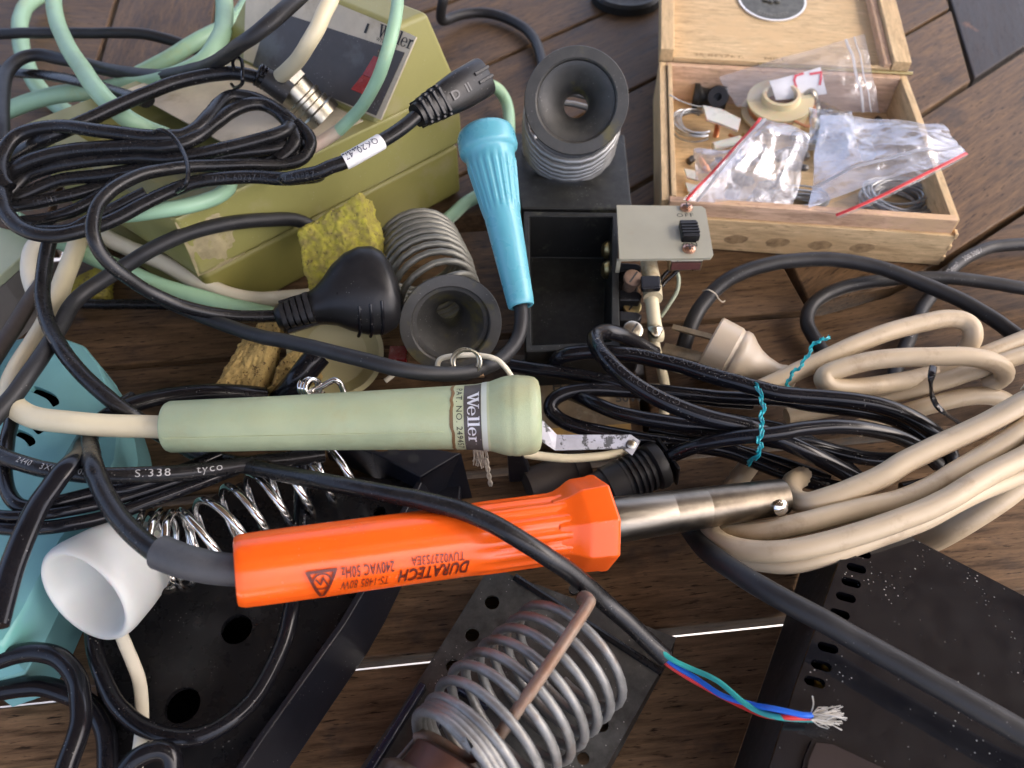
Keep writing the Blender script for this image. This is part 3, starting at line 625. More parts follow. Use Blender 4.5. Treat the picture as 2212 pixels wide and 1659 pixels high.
# orange iron
M['orange']=mk('orange_plastic',(.80,.105,.008),.25,var=.05,vs=30,rv=.06,sss=.12,specks=.2,bump=.08,bs=400,spot=(.62,.085,.012),spots=55,spotl=(.60,.85))
oi_=thing('soldering_iron','bright orange handled soldering iron with fluted grip and thick steel barrel','soldering iron',P(900,1190,40))
OA,OB=P(514,1234,72),P(1326,1124,47); OC=P(1690,1073,39)
OB2=OA+(OB-OA)
OL=(OB-OA).length
up_=(CAMP-OA.lerp(OB,.5)).normalized()
def orf(a,x):
    q=1-.018*(1-abs(cos(4*a)))
    if .57*OL<x<.86*OL:
        e=min(1,(x-.57*OL)/(.05*OL)); q+=e*(.05*max(-.6,min(.6,1.6*cos(14*a))))
    return q
mb,OF,OL=spindle(OA,OB,[(.05,78),(.004,80),(-.004,84),(-.006,92),(-.006,134),(-.004,146),(.003,153),(.014,157),(.06,158),(.22,157)]+[(.24+.02*i,156-.25*i) for i in range(30)]+[(.82,149),(.835,152)],112,orf,up_)
hd=obj('handle',mb,M['orange'],oi_,ang=32)
mb,_,_=spindle(OA,OB,[(.80,148),(.83,155),(.852,170),(.872,188),(.885,196),(.93,198),(.94,202),(.956,202),(.963,194),(.955,170),(.945,120),(.93,96)],8,lambda a,x:1.03,up_)
obj('octagonal_collar',mb,M['orange'],hd,bevel=1.9,seg=4,ang=22)
M['steel']=mk('brushed_steel',(.20,.18,.15),.32,1.,var=.12,vs=70,rv=.08,stretch=(1,8,8),bump=.06,bs=500); M['steel_brown']=mk('heat_browned_steel',(.165,.14,.108),.33,1.,var=.3,vs=120,rv=.1)
BA=OA.lerp(OB,.925); 
mb,BF,BL=spindle(BA,OC,[(0,80),(.05,92),(.09,98),(.14,100),(.18,98),(.58,88),(.585,86)],36)
br=obj('barrel',mb,M['steel'],oi_)
mb,_,_=spindle(BA,OC,[(.575,87.5),(.60,88),(.97,79),(1.0,77),(1.0,60),(.9,58)],36)
obj('barrel_end',mb,M['steel_brown'],br)
M['steel_mid']=mk('dulled_steel',(.18,.158,.127),.32,1.,var=.25,vs=120,rv=.1)
mb,_,_=spindle(BA,OC,[(.36,93.4),(.365,93.2),(.575,88.6),(.58,88)],36)
obj('barrel_middle',mb,M['steel_mid'],br)
sp_=P(1690,1088,41); SF=frame(sp_-(OC-BA).normalized()*3,Vector((.25,-.7,.65)))
obj('clamp_screw',MB().lathe([(-3,1.8),(3,1.8),(3,2.9),(4,2.9),(5,1.6),(5.1,0)],SF,16),M['chrome'],oi_)
o,pth,r_=cord('cord',oi_,[(290,860,28),(240,890,32),(205,915,36),(193,948,52),(197,1000,66),(212,1042,68),(237,1092,69),(275,1140,70),(325,1183,71),(372,1207,72),(440,1222,72),(545,1232,71)],45,'black',n=18)
slv=[P(*q) for q in ((346,1193,71),(400,1213,72),(470,1228,72),(545,1233,71))]
obj('cord_sleeve',MB().tube(catmull(slv,8),lambda t:rpx(slv[1],76-8*t),28,caps=False),mk('grey_heatshrink',(.045,.047,.052),.55,var=.1,dust=.1),oi_)
# printing, read from the other side: along -x, letters upside down in the picture
M['dark_print']=mk('dark_print_on_orange',(.10,.012,.004),.4,var=.1)
def onorange(u,v,u2,v2,r=None):
    def axis(u,v):
        # the point of the handle's surface seen at this pixel
        o=CAMP; x=(u-1106)/FP; y=(v-829.5)/FP; d=Vector((x,cT-y*sT,-sT-y*cT)).normalized()
        I=OF.inverted(); o2=I@o; d2=I.to_3x3()@d; rr=rpx(OA.lerp(OB,.5),155)*1.003
        a=d2.y**2+d2.z**2; b=2*(o2.y*d2.y+o2.z*d2.z); c=o2.y**2+o2.z**2-rr*rr; q=max(0,b*b-4*a*c); t=(-b-math.sqrt(q))/(2*a)
        p=o2+d2*t; return p.x,math.atan2(p.z,p.y),rr
    x0,a0,rr=axis(u,v); x1,a1,_=axis(u2,v2); L=math.hypot(x1-x0,(a1-a0)*rr); ex,ea=(x1-x0)/L,(a1-a0)*rr/L
    # unit right = (ex,ea); up is turned so that text is not mirrored seen from outside
    def fn(x,y):
        X=x0+ex*x+ea*y; A=a0+(ea*x-ex*y)/rr
        return OF@Vector((X,cos(A)*(rr+.16),sin(A)*(rr+.16)))
    return fn,L
for tx,q,sz,bold,sh in (('DURATECH',(1016,1211,868,1232),6.6,.16,.25),('TUV022753EA',(1004,1191,889,1203),4.1,0,0),('240VAC 50Hz',(852,1211,738,1226),5.0,.03,0),('TS-1485 80W',(842,1243,738,1256),4.8,0,.2)):
    fn,L=onorange(*q); cu=bpy.data.curves.new('c','FONT'); cu.body=tx; cu.size=sz; cu.space_character=1.05; t_=bpy.data.objects.new('t',cu); C.objects.link(t_); bpy.context.view_layer.update(); w=t_.dimensions.x; bpy.data.objects.remove(t_); bpy.data.curves.remove(cu)
    obj('printed_lettering',MB().text(tx,sz,fn,bold=bold,shear=sh,sx=L/max(w,.1),sp=1.05),M['dark_print'],hd)
fn,L=onorange(725,1230,664,1238)
tr=MB(); pts=[(0,0),(L,0),(L*.55,9.2),(L*.45,9.2)]; 
def stroke(mb,pp,w,fn,closed=True):
    m=len(pp)
    for i in range(m if closed else m-1):
        a=Vector(pp[i]);b=Vector(pp[(i+1)%m]);d=(b-a)
        if d.length<1e-6: continue
        d.normalize();n=Vector((-d.y,d.x))*w/2; a=a-d*w*.4;b=b+d*w*.4; k=6
        for j in range(k):
            p=a.lerp(b,j/k);q=a.lerp(b,(j+1)/k); mb.add([fn(*(p+n)),fn(*(p-n)),fn(*(q-n)),fn(*(q+n))],[(0,1,2,3)],False)
stroke(tr,pts,.9,fn); stroke(tr,circ(L/2,3.3,2.6,20),.45,fn); stroke(tr,[(L/2-1.6,4.6),(L/2-.3,2.0),(L/2+.4,4.2),(L/2+1.6,2.4)],.5,fn,False)
obj('approval_mark',tr,M['dark_print'],hd)
# blue iron
M['blue']=mk('sky_blue_plastic',(.115,.385,.465),.28,var=.04,vs=30,rv=.06,sss=.1,spot=(.17,.48,.52),spots=20)
bi=thing('soldering_iron','sky blue tapered soldering iron handle with ribbed top and black cord','soldering iron',P(1090,470,40))
UA,UB=P(1046,278,92),P(1126,662,56); UL=(UB-UA).length
def urf(a,x):
    return 1+(.05*max(-.5,min(.5,2*cos(20*a))) if .20*UL<x<.46*UL else 0)
mb,UF,UL=spindle(UA,UB,[(0,0),(0.,72),(.006,100),(.022,117),(.05,126),(.12,128),(.136,125),(.146,115),(.156,108),(.20,106)]+[(.22+.02*i,106-1.9*i) for i in range(13)]+[(.485,82),(.50,79),(.60,75),(.85,64),(.97,59),(.995,57),(1.0,53),(1.0,42),(.93,40)],100,urf)
obj('handle',mb,M['blue'],bi,ang=38)
o,bpath,r_=cord('cord',bi,[(1115,630,58),(1124,655,56),(1127,690,54),(1120,728,52),(1098,760,52),(1062,788,54),(1003,805,60),(928,806,66),(853,796,70),(778,775,70),(703,755,68),(628,739,64),(553,724,58),(480,700,52),(400,668,46),(340,640,40),(290,610,32),(240,575,22)],34,'rubber',n=16)
# metal strip beside the green iron
st_=MB()
tp=[(1160,890,62),(1172,907,63),(1203,939,58),(1363,939,56),(1384,953,52)]; bt=[(1150,935,60),(1166,951,61),(1199,973,55),(1346,969,53),(1366,984,49)]
v=[P(*q) for q in tp]+[P(*q) for q in bt]; m_=len(tp); nrm=Vector((0,-.45,.9))
vv=v+[q-nrm*1.3 for q in v]
f=[(i,i+1,m_+i+1,m_+i) for i in range(m_-1)]+[(2*m_+i,3*m_+i,3*m_+i+1,2*m_+i+1) for i in range(m_-1)]+[(i,2*m_+i,2*m_+i+1,i+1) for i in range(m_-1)]+[(m_+i,m_+i+1,3*m_+i+1,3*m_+i) for i in range(m_-1)]+[(0,m_,3*m_,2*m_),(m_-1,3*m_-1,4*m_-1,2*m_-1)]
M['zinc']=mk('flaking_zinc',(.30,.30,.32),.5,.6,var=.1,vs=200,spot=(.06,.06,.06),spots=160,spotl=(.52,.56))
ms=thing('metal_strip','bent grey flaking metal strip poking out from behind the green handle','metal strip',P(1280,955,50))
obj('strip',st_.add(vv,f,False),M['zinc'],ms)
obj('rivet',MB().lathe([(-1,1.5),(.6,1.6),(.9,1.1),(.9,0)],frame(P(1364,961,54),nrm),14),M['nickel'],ms)
# frayed string under the label
M['string']=mk('frayed_cotton',(.45,.40,.32),.85,var=.2,vs=300)
fs=thing('frayed_string','frayed cream cotton threads hanging under the green handle label','string',P(1040,990,50))
fm=MB()
for k in range(26):
    u=1022+k*1.1; a=P(u,970,48); b=P(u+rnd.uniform(-3,6),985+rnd.uniform(-4,6),42); c=P(u+rnd.uniform(-4,9),1003+rnd.uniform(-9,9),38); fm.tube(catmull([a,b,c],4),.22,5)
obj('threads',fm,M['string'],fs,kind='stuff')
tw=MB()
for k in range(2):
    tw.tube([P(1050+3.*sin(i*.55+k*pi)+i*.45,990+i*2.7,42-i*.6) for i in range(23)],.45,6)
obj('twisted_strand',tw,M['string'],fs,kind='stuff')
# ---------------------------------------------------------------- iron stand with tray, bell and switch (upper middle)
M['phenolic']=mk('dusty_phenolic',(.036,.035,.032),.5,var=.2,vs=120,dust=.42,dustc=(.16,.15,.125),specks=.5,bump=.15,bs=1500,spot=(.10,.085,.02),spots=50,spotl=(.58,.7))
M['zinc_wire']=mk('zinc_spring_wire',(.30,.30,.29),.38,.6,var=.12,vs=150,bump=.1,bs=900)
M['dull_wire']=mk('dull_spring_wire',(.19,.185,.155),.45,.5,var=.15,vs=150,bump=.15,bs=900)
sd1=thing('iron_stand','black soldering iron stand with empty sponge tray and bell shaped holder on a spring','iron stand',P(1240,500,0))
ZR=30.
def pz(L,z): return [P(u,v,z) for u,v in L]
rim=[(1131,456),(1334,459),(1340,752),(1136,760)]; inn=[(1143,466),(1323,468),(1320,738),(1148,745)]
rear=[(1100,286),(1349,290),(1366,452),(1126,449)]
tb=MB(); ro,ri=pz(rim,ZR),pz(inn,ZR); fl=[Vector((q.x,q.y,4)) for q in ri]; lo_=[Vector((q.x,q.y,0)) for q in ro]
ce=sum(ri,Vector())/4
fl=[Vector((ce.x+(q.x-ce.x)*.95,ce.y+(q.y-ce.y)*.95,4)) for q in ri]
tb.add(ro+ri+fl+lo_,[(i,(i+1)%4,4+(i+1)%4,4+i) for i in range(4)]+[(4+i,4+(i+1)%4,8+(i+1)%4,8+i) for i in range(4)]+[(8,9,10,11)]+[(i,12+i,12+(i+1)%4,(i+1)%4) for i in range(4)]+[(15,14,13,12)],False)
obj('sponge_tray',tb,M['dusty_black'],sd1,bevel=.7)
rt=pz(rear,ZR-1.5); obj('rear_base',MB().prism(rt,[Vector((q.x,q.y,0)) for q in rt]),M['dusty_black'],sd1,bevel=1)
for u,v in ((1309,540),(1309,583)):
    c=P(u,v,17); obj('tray_screw',MB().lathe([(-2,4.6),(.2,4.4),(1.6,3.2),(2.2,0)],frame(c,Vector((-1,-.12,.15))),18),M['brass'],sd1)
# spring and bell that leans to the camera
def coil(name,par,ctr,turns,rad,wire,mat,n=22,label=None,zfun=None):
    c=catmull(ctr,20); L=[0.]
    for a,b in zip(c,c[1:]): L.append(L[-1]+(b-a).length)
    def at(t):
        s=t*L[-1]; i=max(k for k in range(len(L)-1) if L[k]<=s+1e-9); f=(s-L[i])/max(1e-9,L[i+1]-L[i]); return c[i].lerp(c[i+1],f),(c[min(i+2,len(c)-1)]-c[max(i-1,0)]).normalized()
    pts=[]; N_=int(turns*n); u=None
    for k in range(N_+1):
        t=k/N_; tt=zfun(t) if zfun else t; p,tg=at(tt)
        if u is None: u=(Vector((0,0,1))-tg*tg.z); u=u if u.length>.1 else Vector((1,0,0))
        u=(u-tg*u.dot(tg)).normalized(); w=tg.cross(u); a=2*pi*turns*t; r=rad(t) if callable(rad) else rad
        pts.append(p+(u*cos(a)+w*sin(a))*r)
    return obj(name,MB().tube(pts,wire,10),M[mat],par,label=label,ang=70),pts
bc=P(1245,218,84); bax=(CAMP-bc).normalized(); bax=(bax+Vector((.02,.16,.02))).normalized()
def bell(par,c,ax,R_,label=None,dep=17.):
    F=frame(c,ax); r=R_
    o=obj('bell',MB().lathe([(-dep-6,r*.60),(-dep,r*.64),(-dep*.45,r*.80),(-1.8,r*.98),(-.6,r),(.2,r*.985),(.25,r*.785),(-.3,r*.755),(-2.6,r*.74),(-2.9,r*.66),(-dep*.5,r*.40),(-dep*.72,r*.29),(-dep*.9,r*.25),(-dep-2,r*.24),(-dep-6,r*.24),(-dep-6,r*.60)],F,56,cap=False),M['phenolic'],par,label=label,ang=38)
    return o
Rb=rpx(bc,226)
Rb=Rb/2*1.0 if Rb>40 else Rb
bell(sd1,bc,bax,Rb)
b0=P(1227,332,29)
ctrl=[b0,b0+Vector((0,-1,9)),b0.lerp(bc,.55)+Vector((0,3,2)),bc-bax*17]
coil('spring',sd1,ctrl,8.5,lambda t:Rb*(1.-.04*t)*(1-.25*max(0,t-.8)/.2),1.6,'zinc_wire')
# terminal lugs down the right side
for i,(v0,v1) in enumerate(((566,585),(625,648),(670,692),(722,745))):
    q=[P(1337,v0,26),P(1378,v0+3,26),P(1388,(v0+v1)/2,26),P(1382,v1,26),P(1337,v1,26)]
    obj('lug',MB().prism(q,[Vector((p.x,p.y,6)) for p in q]),M['black_plastic'],sd1,bevel=.9)
for u,v,z,mt in ((1366,604,33,'rust'),(1364,664,20,'brass'),(1366,716,31,'nickel')):
    if mt=='rust': M['rust']=mk('rusty_screw',(.20,.13,.09),.6,.4,var=.2,vs=300)
    c=P(u,v,z); n_=Vector((.1,-.25,1)); F=frame(c,n_)
    s=obj('screw',MB().lathe([(-9,3),(-.2,3),(0,4.3),(1.8,4.3),(2.2,3.6),(2.2,0)],F,20),M[mt],sd1)
    obj('slot',MB().box((2.15,-3.4,-.4),(2.4,3.4,.4),F@Matrix.Rotation(R(35),4,'X')),M['ink'],s)
# grey switch plate
M['cream_metal']=mk('cream_grey_painted_metal',(.315,.30,.225),.45,var=.05,vs=40,bump=.08,bs=900,spot=(.30,.27,.20),spots=90,spotl=(.62,.7))
ZS=40.; sw=pz([(1332,443),(1522,445),(1542,556),(1338,559)],ZS)
O_=P(1332,559,ZS); XS=(sw[2]-sw[3]).normalized(); YS=Vector((0,0,1)).cross(XS); SM_=Matrix((XS,YS,Vector((0,0,1)))).transposed().to_4x4(); SM_.translation=O_; SI=SM_.inverted()
def sxy(u,v): q=SI@P(u,v,ZS); return q.x,q.y
outl=[sxy(*q) for q in ((1332,443),(1515,445),(1524,451),(1541,549),(1535,557),(1338,560))]
slot=[sxy(*q) for q in ((1466,484),(1503,480),(1504,524),(1472,523))]
pt=obj('switch_plate',MB().plate(outl,[slot],1.3,SM_),M['cream_metal'],sd1,bevel=.3)
obj('plate_flange',MB().box((.4,.2,-9),(2.2,1.5,-1.3),SM_),M['cream_metal'],pt)
x0,y0=sxy(1472,523); x1,y1=sxy(1503,485)
obj('slide_switch',MB().box((x0+.3,y0+.6,-3),(x1-.2,y1-.4,3.6),SM_),M['black_plastic'],sd1,bevel=.7)
gb=MB()
for k in range(4): gb.box((x0+.4,y0+2.4+k*2.0,3.6),(x1-.3,y0+3.2+k*2.0,4.1),SM_)
obj('switch_ridge',gb,M['black_plastic'],sd1)
xa,ya=sxy(1462,469); obj('switch_lettering',MB().text('OFF',3.7,lambda a,b:SM_@Vector((xa+a,ya+b,.08)),sp=1.25,sx=1.1),M['ink'],pt)
xa,ya=sxy(1475,533); obj('switch_lettering',MB().text('ON',3.7,lambda a,b:SM_@Vector((xa+a,ya+b,.08)),sp=1.25,sx=1.1),M['ink'],pt)
M['copper']=mk('copper_screw',(.62,.36,.26),.3,1.,var=.1,vs=200)
for u,v in ((1482,450),(1488,539)):
    F=frame(P(u,v,ZS),Vector((0,0,1)))
    s=obj('cross_head_screw',MB().lathe([(-7,1.4),(0,1.4),(.1,3.1),(1.2,2.8),(2.0,1.4),(2.1,0)],F,18),M['copper'],pt)
    obj('cross_slot',MB().box((1.75,-1.8,-.35),(2.15,1.8,.35),F).box((1.7,-.35,-1.8),(2.14,.35,1.8),F),M['ink'],s)
xb,yb=sxy(1450,560); obj('switch_housing',MB().box((xb,yb+.5,-8),(xb+15,yb+20,-1.5),SM_),M['nickel'],sd1,bevel=.4)
obj('switch_base',MB().box((xb+.8,yb-.2,-6.5),(xb+14,yb+.4,-2.6),SM_),mk('brown_paxolin',(.10,.035,.03),.6),sd1)
sp0=P(1481,560,ZS-3); obj('screw_thread',MB().lathe([(i*.35,1.3+(.25 if i%2 else 0)) for i in range(14)],frame(sp0,Vector((0,-.3,-1))),12),M['nickel'],sd1)
# cream sleeved conductor, clamp and thin wires
M['old_cream']=mk('grubby_cream_sleeving',(.55,.48,.32),.5,var=.1,vs=80,spot=(.26,.17,.08),spots=130,spotl=(.5,.72))
cord('sleeve',sd1,[(1400,558,30),(1403,580,30),(1408,605,30),(1410,633,29)],37,'old_cream')
cord('sleeve',sd1,[(1409,622,28),(1410,632,28),(1411,645,28)],42,'old_cream')
cord('sleeve',sd1,[(1408,640,27),(1410,665,26),(1414,700,24),(1420,722,22),(1418,732,20)],30,'cream')
cord('sleeve',sd1,[(1408,700,20),(1412,725,18),(1418,760,14),(1428,800,10),(1436,850,8),(1433,900,6),(1424,940,5)],22,'cream')
cl=pz([(1384,594),(1426,594),(1428,621),(1386,623)],37); obj('cable_clamp',MB().prism(cl,[p-Vector((0,0,3)) for p in cl]),M['black_gloss'],sd1,bevel=.8)
obj('solder_blob',MB().lathe([(-2,1),(-1,3),(1,3.2),(2.2,2),(2.8,0)],frame(P(1416,716,27),Vector((0,0,1))),14,lambda a,x:1+.2*sin(3*a)),M['nickel'],sd1)
cord('thin_wire',sd1,[(1460,578,30),(1446,584,28),(1432,598,26),(1424,612,25)],9,'black',n=8)
cord('thin_wire',sd1,[(1468,580,30),(1456,592,28),(1440,606,26),(1430,618,25)],9,'black',n=8)
M['pale_green']=mk('pale_green_wire',(.36,.40,.28),.5,var=.1)
cord('thin_wire',sd1,[(1462,588,24),(1466,604,22),(1462,630,18),(1446,658,14),(1428,684,10)],9,'pale_green',n=8,label='thin pale green wire')
# rusty label plate in front of the tray
M['old_label']=mk('stained_label_plate',(.22,.16,.09),.6,var=.2,vs=60,col2=(.09,.065,.04),spot=(.30,.26,.19),spots=90,spotl=(.52,.75))
lpq=pz([(1108,766),(1352,762),(1366,955),(1096,958)],6); lpo=obj('label_plate',MB().prism(lpq,[Vector((q.x,q.y,.5)) for q in lpq]),M['old_label'],sd1,bevel=.6)
def onz(u,v,z,dx=Vector((1,.01,0))):
    p=P(u,v,z); d=dx.normalized(); n_=Vector((0,0,1)).cross(d); return lambda a,b:p+d*a+n_*b
obj('plate_lettering',MB().text('POWER MAINS',6.4,onz(1106,792,6.15),bold=.12,sp=1.15),M['ink'],lpo)
obj('plate_lettering',MB().text('U  H   50W',6.4,onz(1140,843,6.15),bold=.12,sp=1.3),M['ink'],lpo)
obj('plate_lettering',MB().text('50W',6.,onz(1330,868,6.15),bold=.12),M['ink'],lpo)
M['mustard']=mk('mustard_strip',(.34,.20,.05),.6,var=.2,vs=100)
ys=pz([(1190,925),(1362,915),(1364,945),(1180,950)],6.5); obj('mustard_band',MB().prism(ys,[p-Vector((0,0,.3)) for p in ys]),M['mustard'],lpo)
# second holder, lying loose
st2=thing('iron_holder','loose bell shaped iron holder with closely wound dull spring lying beside the blue handle','iron holder',P(960,620,10))
c2=P(974,702,42); ax2=Vector((.13,-.86,.50)).normalized()
R2=rpx(c2,222)
bell(st2,c2,ax2,R2,dep=20.)
e2=P(912,560,27); 
coil('spring',st2,[c2-ax2*19,c2.lerp(e2,.5)+Vector((0,0,-1.)),e2,e2+(e2-c2).normalized()*12],10.5,lambda t:R2*(.80+.14*min(1,t*2)),1.55,'dull_wire')
# small white bracket with split rings beside it
wb=thing('white_clip','small white plastic clip holding a steel split ring','clip',P(1020,780,50))
cord('rim',wb,[(948,806,54),(944,790,56),(952,775,58),(985,768,60),(1035,768,60),(1070,775,60),(1090,792,58),(1105,812,54)],12,'white_cable',n=10)
for k,(u,v) in enumerate(((1004,780),(1010,783))):
    c=P(u,v,62); F=frame(c,Vector((.1,-.6,.6))); obj('split_ring',MB().tube([F@Vector((0,5*cos(i*pi/12),4.6*sin(i*pi/12))) for i in range(24)],.55,8,closed=True),M['nickel'],wb)
M['tan']=mk('tan_card',(.36,.22,.12),.7,var=.1); q=pz([(978,797),(1040,794),(1046,812),(974,812)],57); obj('card_scrap',MB().prism(q,[p-Vector((0,0,1)) for p in q]),M['tan'],wb)
# sponges
def sponge(name,label,top,z,th,mat,bump=1.2,lean=Vector((0,0,0)),cells=9,shear=None):
    mb=MB(); a,b,c,d=[P(u,v,zz) for (u,v),zz in zip(top,z)]; n_=cells
    nv=(b-a).cross(d-a).normalized(); nv=nv if nv.z>0 else -nv
    idx={}; V_=[];Fc=[]
    def g(i,j,k):
        key=(i,j,k)
        if key not in idx:
            s,t=i/n_,j/n_; p=a.lerp(b,s).lerp(d.lerp(c,s),t)-nv*(th*k/4)
            h=noise.noise_vector(p*.14)*bump+noise.noise_vector(p*.6)*bump*.7; idx[key]=len(V_); V_.append(p+h)
        return idx[key]
    for i in range(n_):
        for j in range(n_): Fc+=[(g(i,j,0),g(i+1,j,0),g(i+1,j+1,0),g(i,j+1,0)),(g(i,j,4),g(i,j+1,4),g(i+1,j+1,4),g(i+1,j,4))]
    for i in range(n_):
        for k in range(4):
            Fc+=[(g(i,0,k),g(i,0,k+1),g(i+1,0,k+1),g(i+1,0,k)),(g(i,n_,k),g(i+1,n_,k),g(i+1,n_,k+1),g(i,n_,k+1)),(g(0,i,k),g(0,i+1,k),g(0,i+1,k+1),g(0,i,k+1)),(g(n_,i,k),g(n_,i,k+1),g(n_,i+1,k+1),g(n_,i+1,k))]
    mb.add(V_,Fc); o=obj(name,mb,M[mat],ang=80,sub=2); 
    tx=bpy.data.textures.get('pore_'+mat)
    if not tx:
        tx=bpy.data.textures.new('pore_'+mat,'CLOUDS'); tx.noise_scale=.0013; tx.noise_depth=2
    dm=o.modifiers.new('pores','DISPLACE'); dm.texture=tx; dm.strength=.0024; dm.mid_level=.5; dm.texture_coords='LOCAL'
    return tag(o,label,'sponge')
M['yellow_sponge']=mk('yellow_sponge_foam',(.31,.25,.07),.9,var=.2,vs=240,col2=(.50,.44,.05),bump=1.,bs=1100,spot=(.13,.10,.035),spots=420,spotl=(.57,.68),rv=.03)
M['tan_sponge']=mk('tan_sponge_foam',(.36,.25,.085),.9,var=.25,vs=90,col2=(.50,.36,.13),bump=1.,bs=800,spot=(.10,.06,.02),spots=600,spotl=(.56,.64),rv=.03)
sponge('sponge','yellow cellulose sponge block standing against the olive station',[(640,492),(776,418),(815,556),(668,645)],[50,66,44,32],13,'yellow_sponge',1.9,cells=11)
sponge('sponge','yellow sponge scrap lying under the black cables at the left',[(150,605),(222,640),(215,560),(155,640)][:0] or [(148,640),(160,600),(232,560),(232,640)],[8,9,9,8],8,'yellow_sponge',.6,cells=6)
sponge('sponge','tan sponge strip lying nearer the cream cable, left of the pair',[(452,850),(520,735),(612,640),(560,850)],[30,30,34,30],12,'tan_sponge',cells=10)
sponge('sponge','tan sponge strip squashed against the other one under the black plug',[(570,850),(600,790),(636,745),(700,790)],[29,30,31,26],12,'tan_sponge',cells=8)
# olive cream dish under the plug
M['cream_dish']=mk('yellowed_cream_plastic',(.42,.38,.20),.4,var=.06,vs=40)
dish=thing('cream_dish','yellowed cream round dish tipped over under the black plug','dish',P(740,790,14))
DF=frame(P(725,760,20),Vector((.25,-.5,.8)))
obj('bowl',MB().lathe([(-10,10),(-8,17),(-2,20.5),(2,21),(2,18.8),(-1,18),(-5,14),(-6,0)],DF,48),M['cream_dish'],dish)
wr=thing('screw_clip','pair of small white wire ends on a red clip beside the black plug','clip',P(985-0,0,0) if 0 else P(860,790,10))
for (u,v),(x,y) in (((905,780),(890,792)),((905,800),(872,822))):
    pass
obj('clip_block',MB().box((-4,-4,0),(4,4,5),Matrix.Translation(P(862,776,14))),M['red'],wr,bevel=.6)
cord('wire_end',wr,[(858,770,18),(846,790,17),(828,800,16)],11,'white_cable',n=8); cord('wire_end',wr,[(866,786,18),(852,806,17),(832,822,16)],11,'white_cable',n=8)
# chrome loop by the green handle
ch=thing('chrome_hook','bright chrome wire hook with a coiled eye behind the green handle','hook',P(690,840,30))
cord('rod',ch,[(662,848,46),(690,838,48),(718,822,50),(728,822,50),(738,832,48),(748,860,44)],13,'chrome',n=12)
EF=frame(P(672,838,47),Vector((.7,-.5,.5)))
coil('eye',ch,[EF@Vector((-3,0,0)),EF@Vector((3,0,0))],2.6,3.6,.95,'chrome',n=20)
lead('black_cable','short stout glossy black cable stub leaning on the cream dish',[(690,765,40),(668,790,38),(640,825,34),(610,860,26),(590,890,20)],56,'black_gloss')
# ---------------------------------------------------------------- left side: teal casing, chrome holder and cables
M['teal']=mk('teal_plastic',(.165,.37,.385),.42,var=.05,vs=25,bump=.06,bs=900,spot=(.14,.40,.33),spots=10)
tl=thing('teal_casing','pale teal rounded plastic casing with curved vent slots at the left edge','casing',P(60,1100,0))
topo=[(-90,770),(0,735),(70,722),(130,724),(180,742),(212,782),(232,830),(247,880),(256,940),(250,995),(222,1050),(175,1110),(130,1170),(90,1240),(45,1330),(0,1400),(-90,1430)]
ZT=37.; tp=[P(u,v,ZT) for u,v in topo]; c0=sum(tp,Vector())/len(tp)
def off(k,z): return [Vector((c0.x+(q.x-c0.x)*k,c0.y+(q.y-c0.y)*k,z)) for q in tp]
# top plate with real vent slots, over walls
def xyz(q): return (q.x,q.y)
def slot2(a,b,c,w,z):
    pa=catmull([P(*a,z),P(*b,z),P(*c,z)],4); L=[];Rr=[]
    for i,p in enumerate(pa):
        t=(pa[min(i+1,len(pa)-1)]-pa[max(i-1,0)]).normalized(); n_=Vector((-t.y,t.x,0)); ww=w*(.75 if i in(0,len(pa)-1) else 1)
        L.append(xyz(p+n_*ww)); Rr.append(xyz(p-n_*ww))
    return L+Rr[::-1]
vents=[slot2((105,845),(135,868),(142,880),1.5,ZT),slot2((68,838),(108,856),(122,876),1.6,ZT),slot2((28,905),(70,915),(90,935),1.6,ZT),slot2((30,930),(60,945),(70,962),1.5,ZT),slot2((80,800),(125,815),(155,850),1.6,ZT)]
vents=vents[1:4]
inn2=off(.965,ZT)
obj('top_panel',MB().plate([xyz(q) for q in inn2],vents,2.4,Matrix.Translation((0,0,ZT))),M['teal'],tl,bevel=.5)
wl=MB(); rings=[off(.965,ZT-.02),off(.985,ZT-.6),off(1.0,ZT-3),off(1.02,20),off(1.035,19.6),off(1.035,18.8),off(1.025,18.4),off(1.04,0)]; n=len(tp); v=[q for r in rings for q in r]
wl.add(v,[(i*n+k,i*n+(k+1)%n,(i+1)*n+(k+1)%n,(i+1)*n+k) for i in range(len(rings)-1) for k in range(n)])
obj('shell',wl,M['teal'],tl,ang=40)
obj('dark_inside',MB().prism(off(.93,ZT-9),off(.93,ZT-12)),M['inner_shade'],tl)  # black sheet painting the shade behind the vent slots
for u,v in ((108,1290),(86,1345)):
    q=P(u,v,8); obj('side_lug',MB().box((q.x-5,q.y-7,0),(q.x+2.5,q.y+5,11)),M['teal'],tl,bevel=1.5)
pg=thing('pale_green_case','corner of a pale green case with grey edge at the left picture edge','case',P(-20,560,0))
cp=[(-80,470),(40,500),(66,520),(66,536),(0,596),(-80,650)]
M['pale_case']=mk('pale_green_plastic',(.44,.48,.32),.45,var=.05); M['grey_edge']=mk('grey_plastic',(.16,.15,.14),.5)
q=pz(cp,34); obj('top',MB().prism(q,[p-Vector((0,0,5)) for p in q]),M['pale_case'],pg,bevel=.8)
obj('side',MB().prism([p-Vector((0,0,5)) for p in q],[Vector((p.x,p.y,0)) for p in q]),M['grey_edge'],pg)
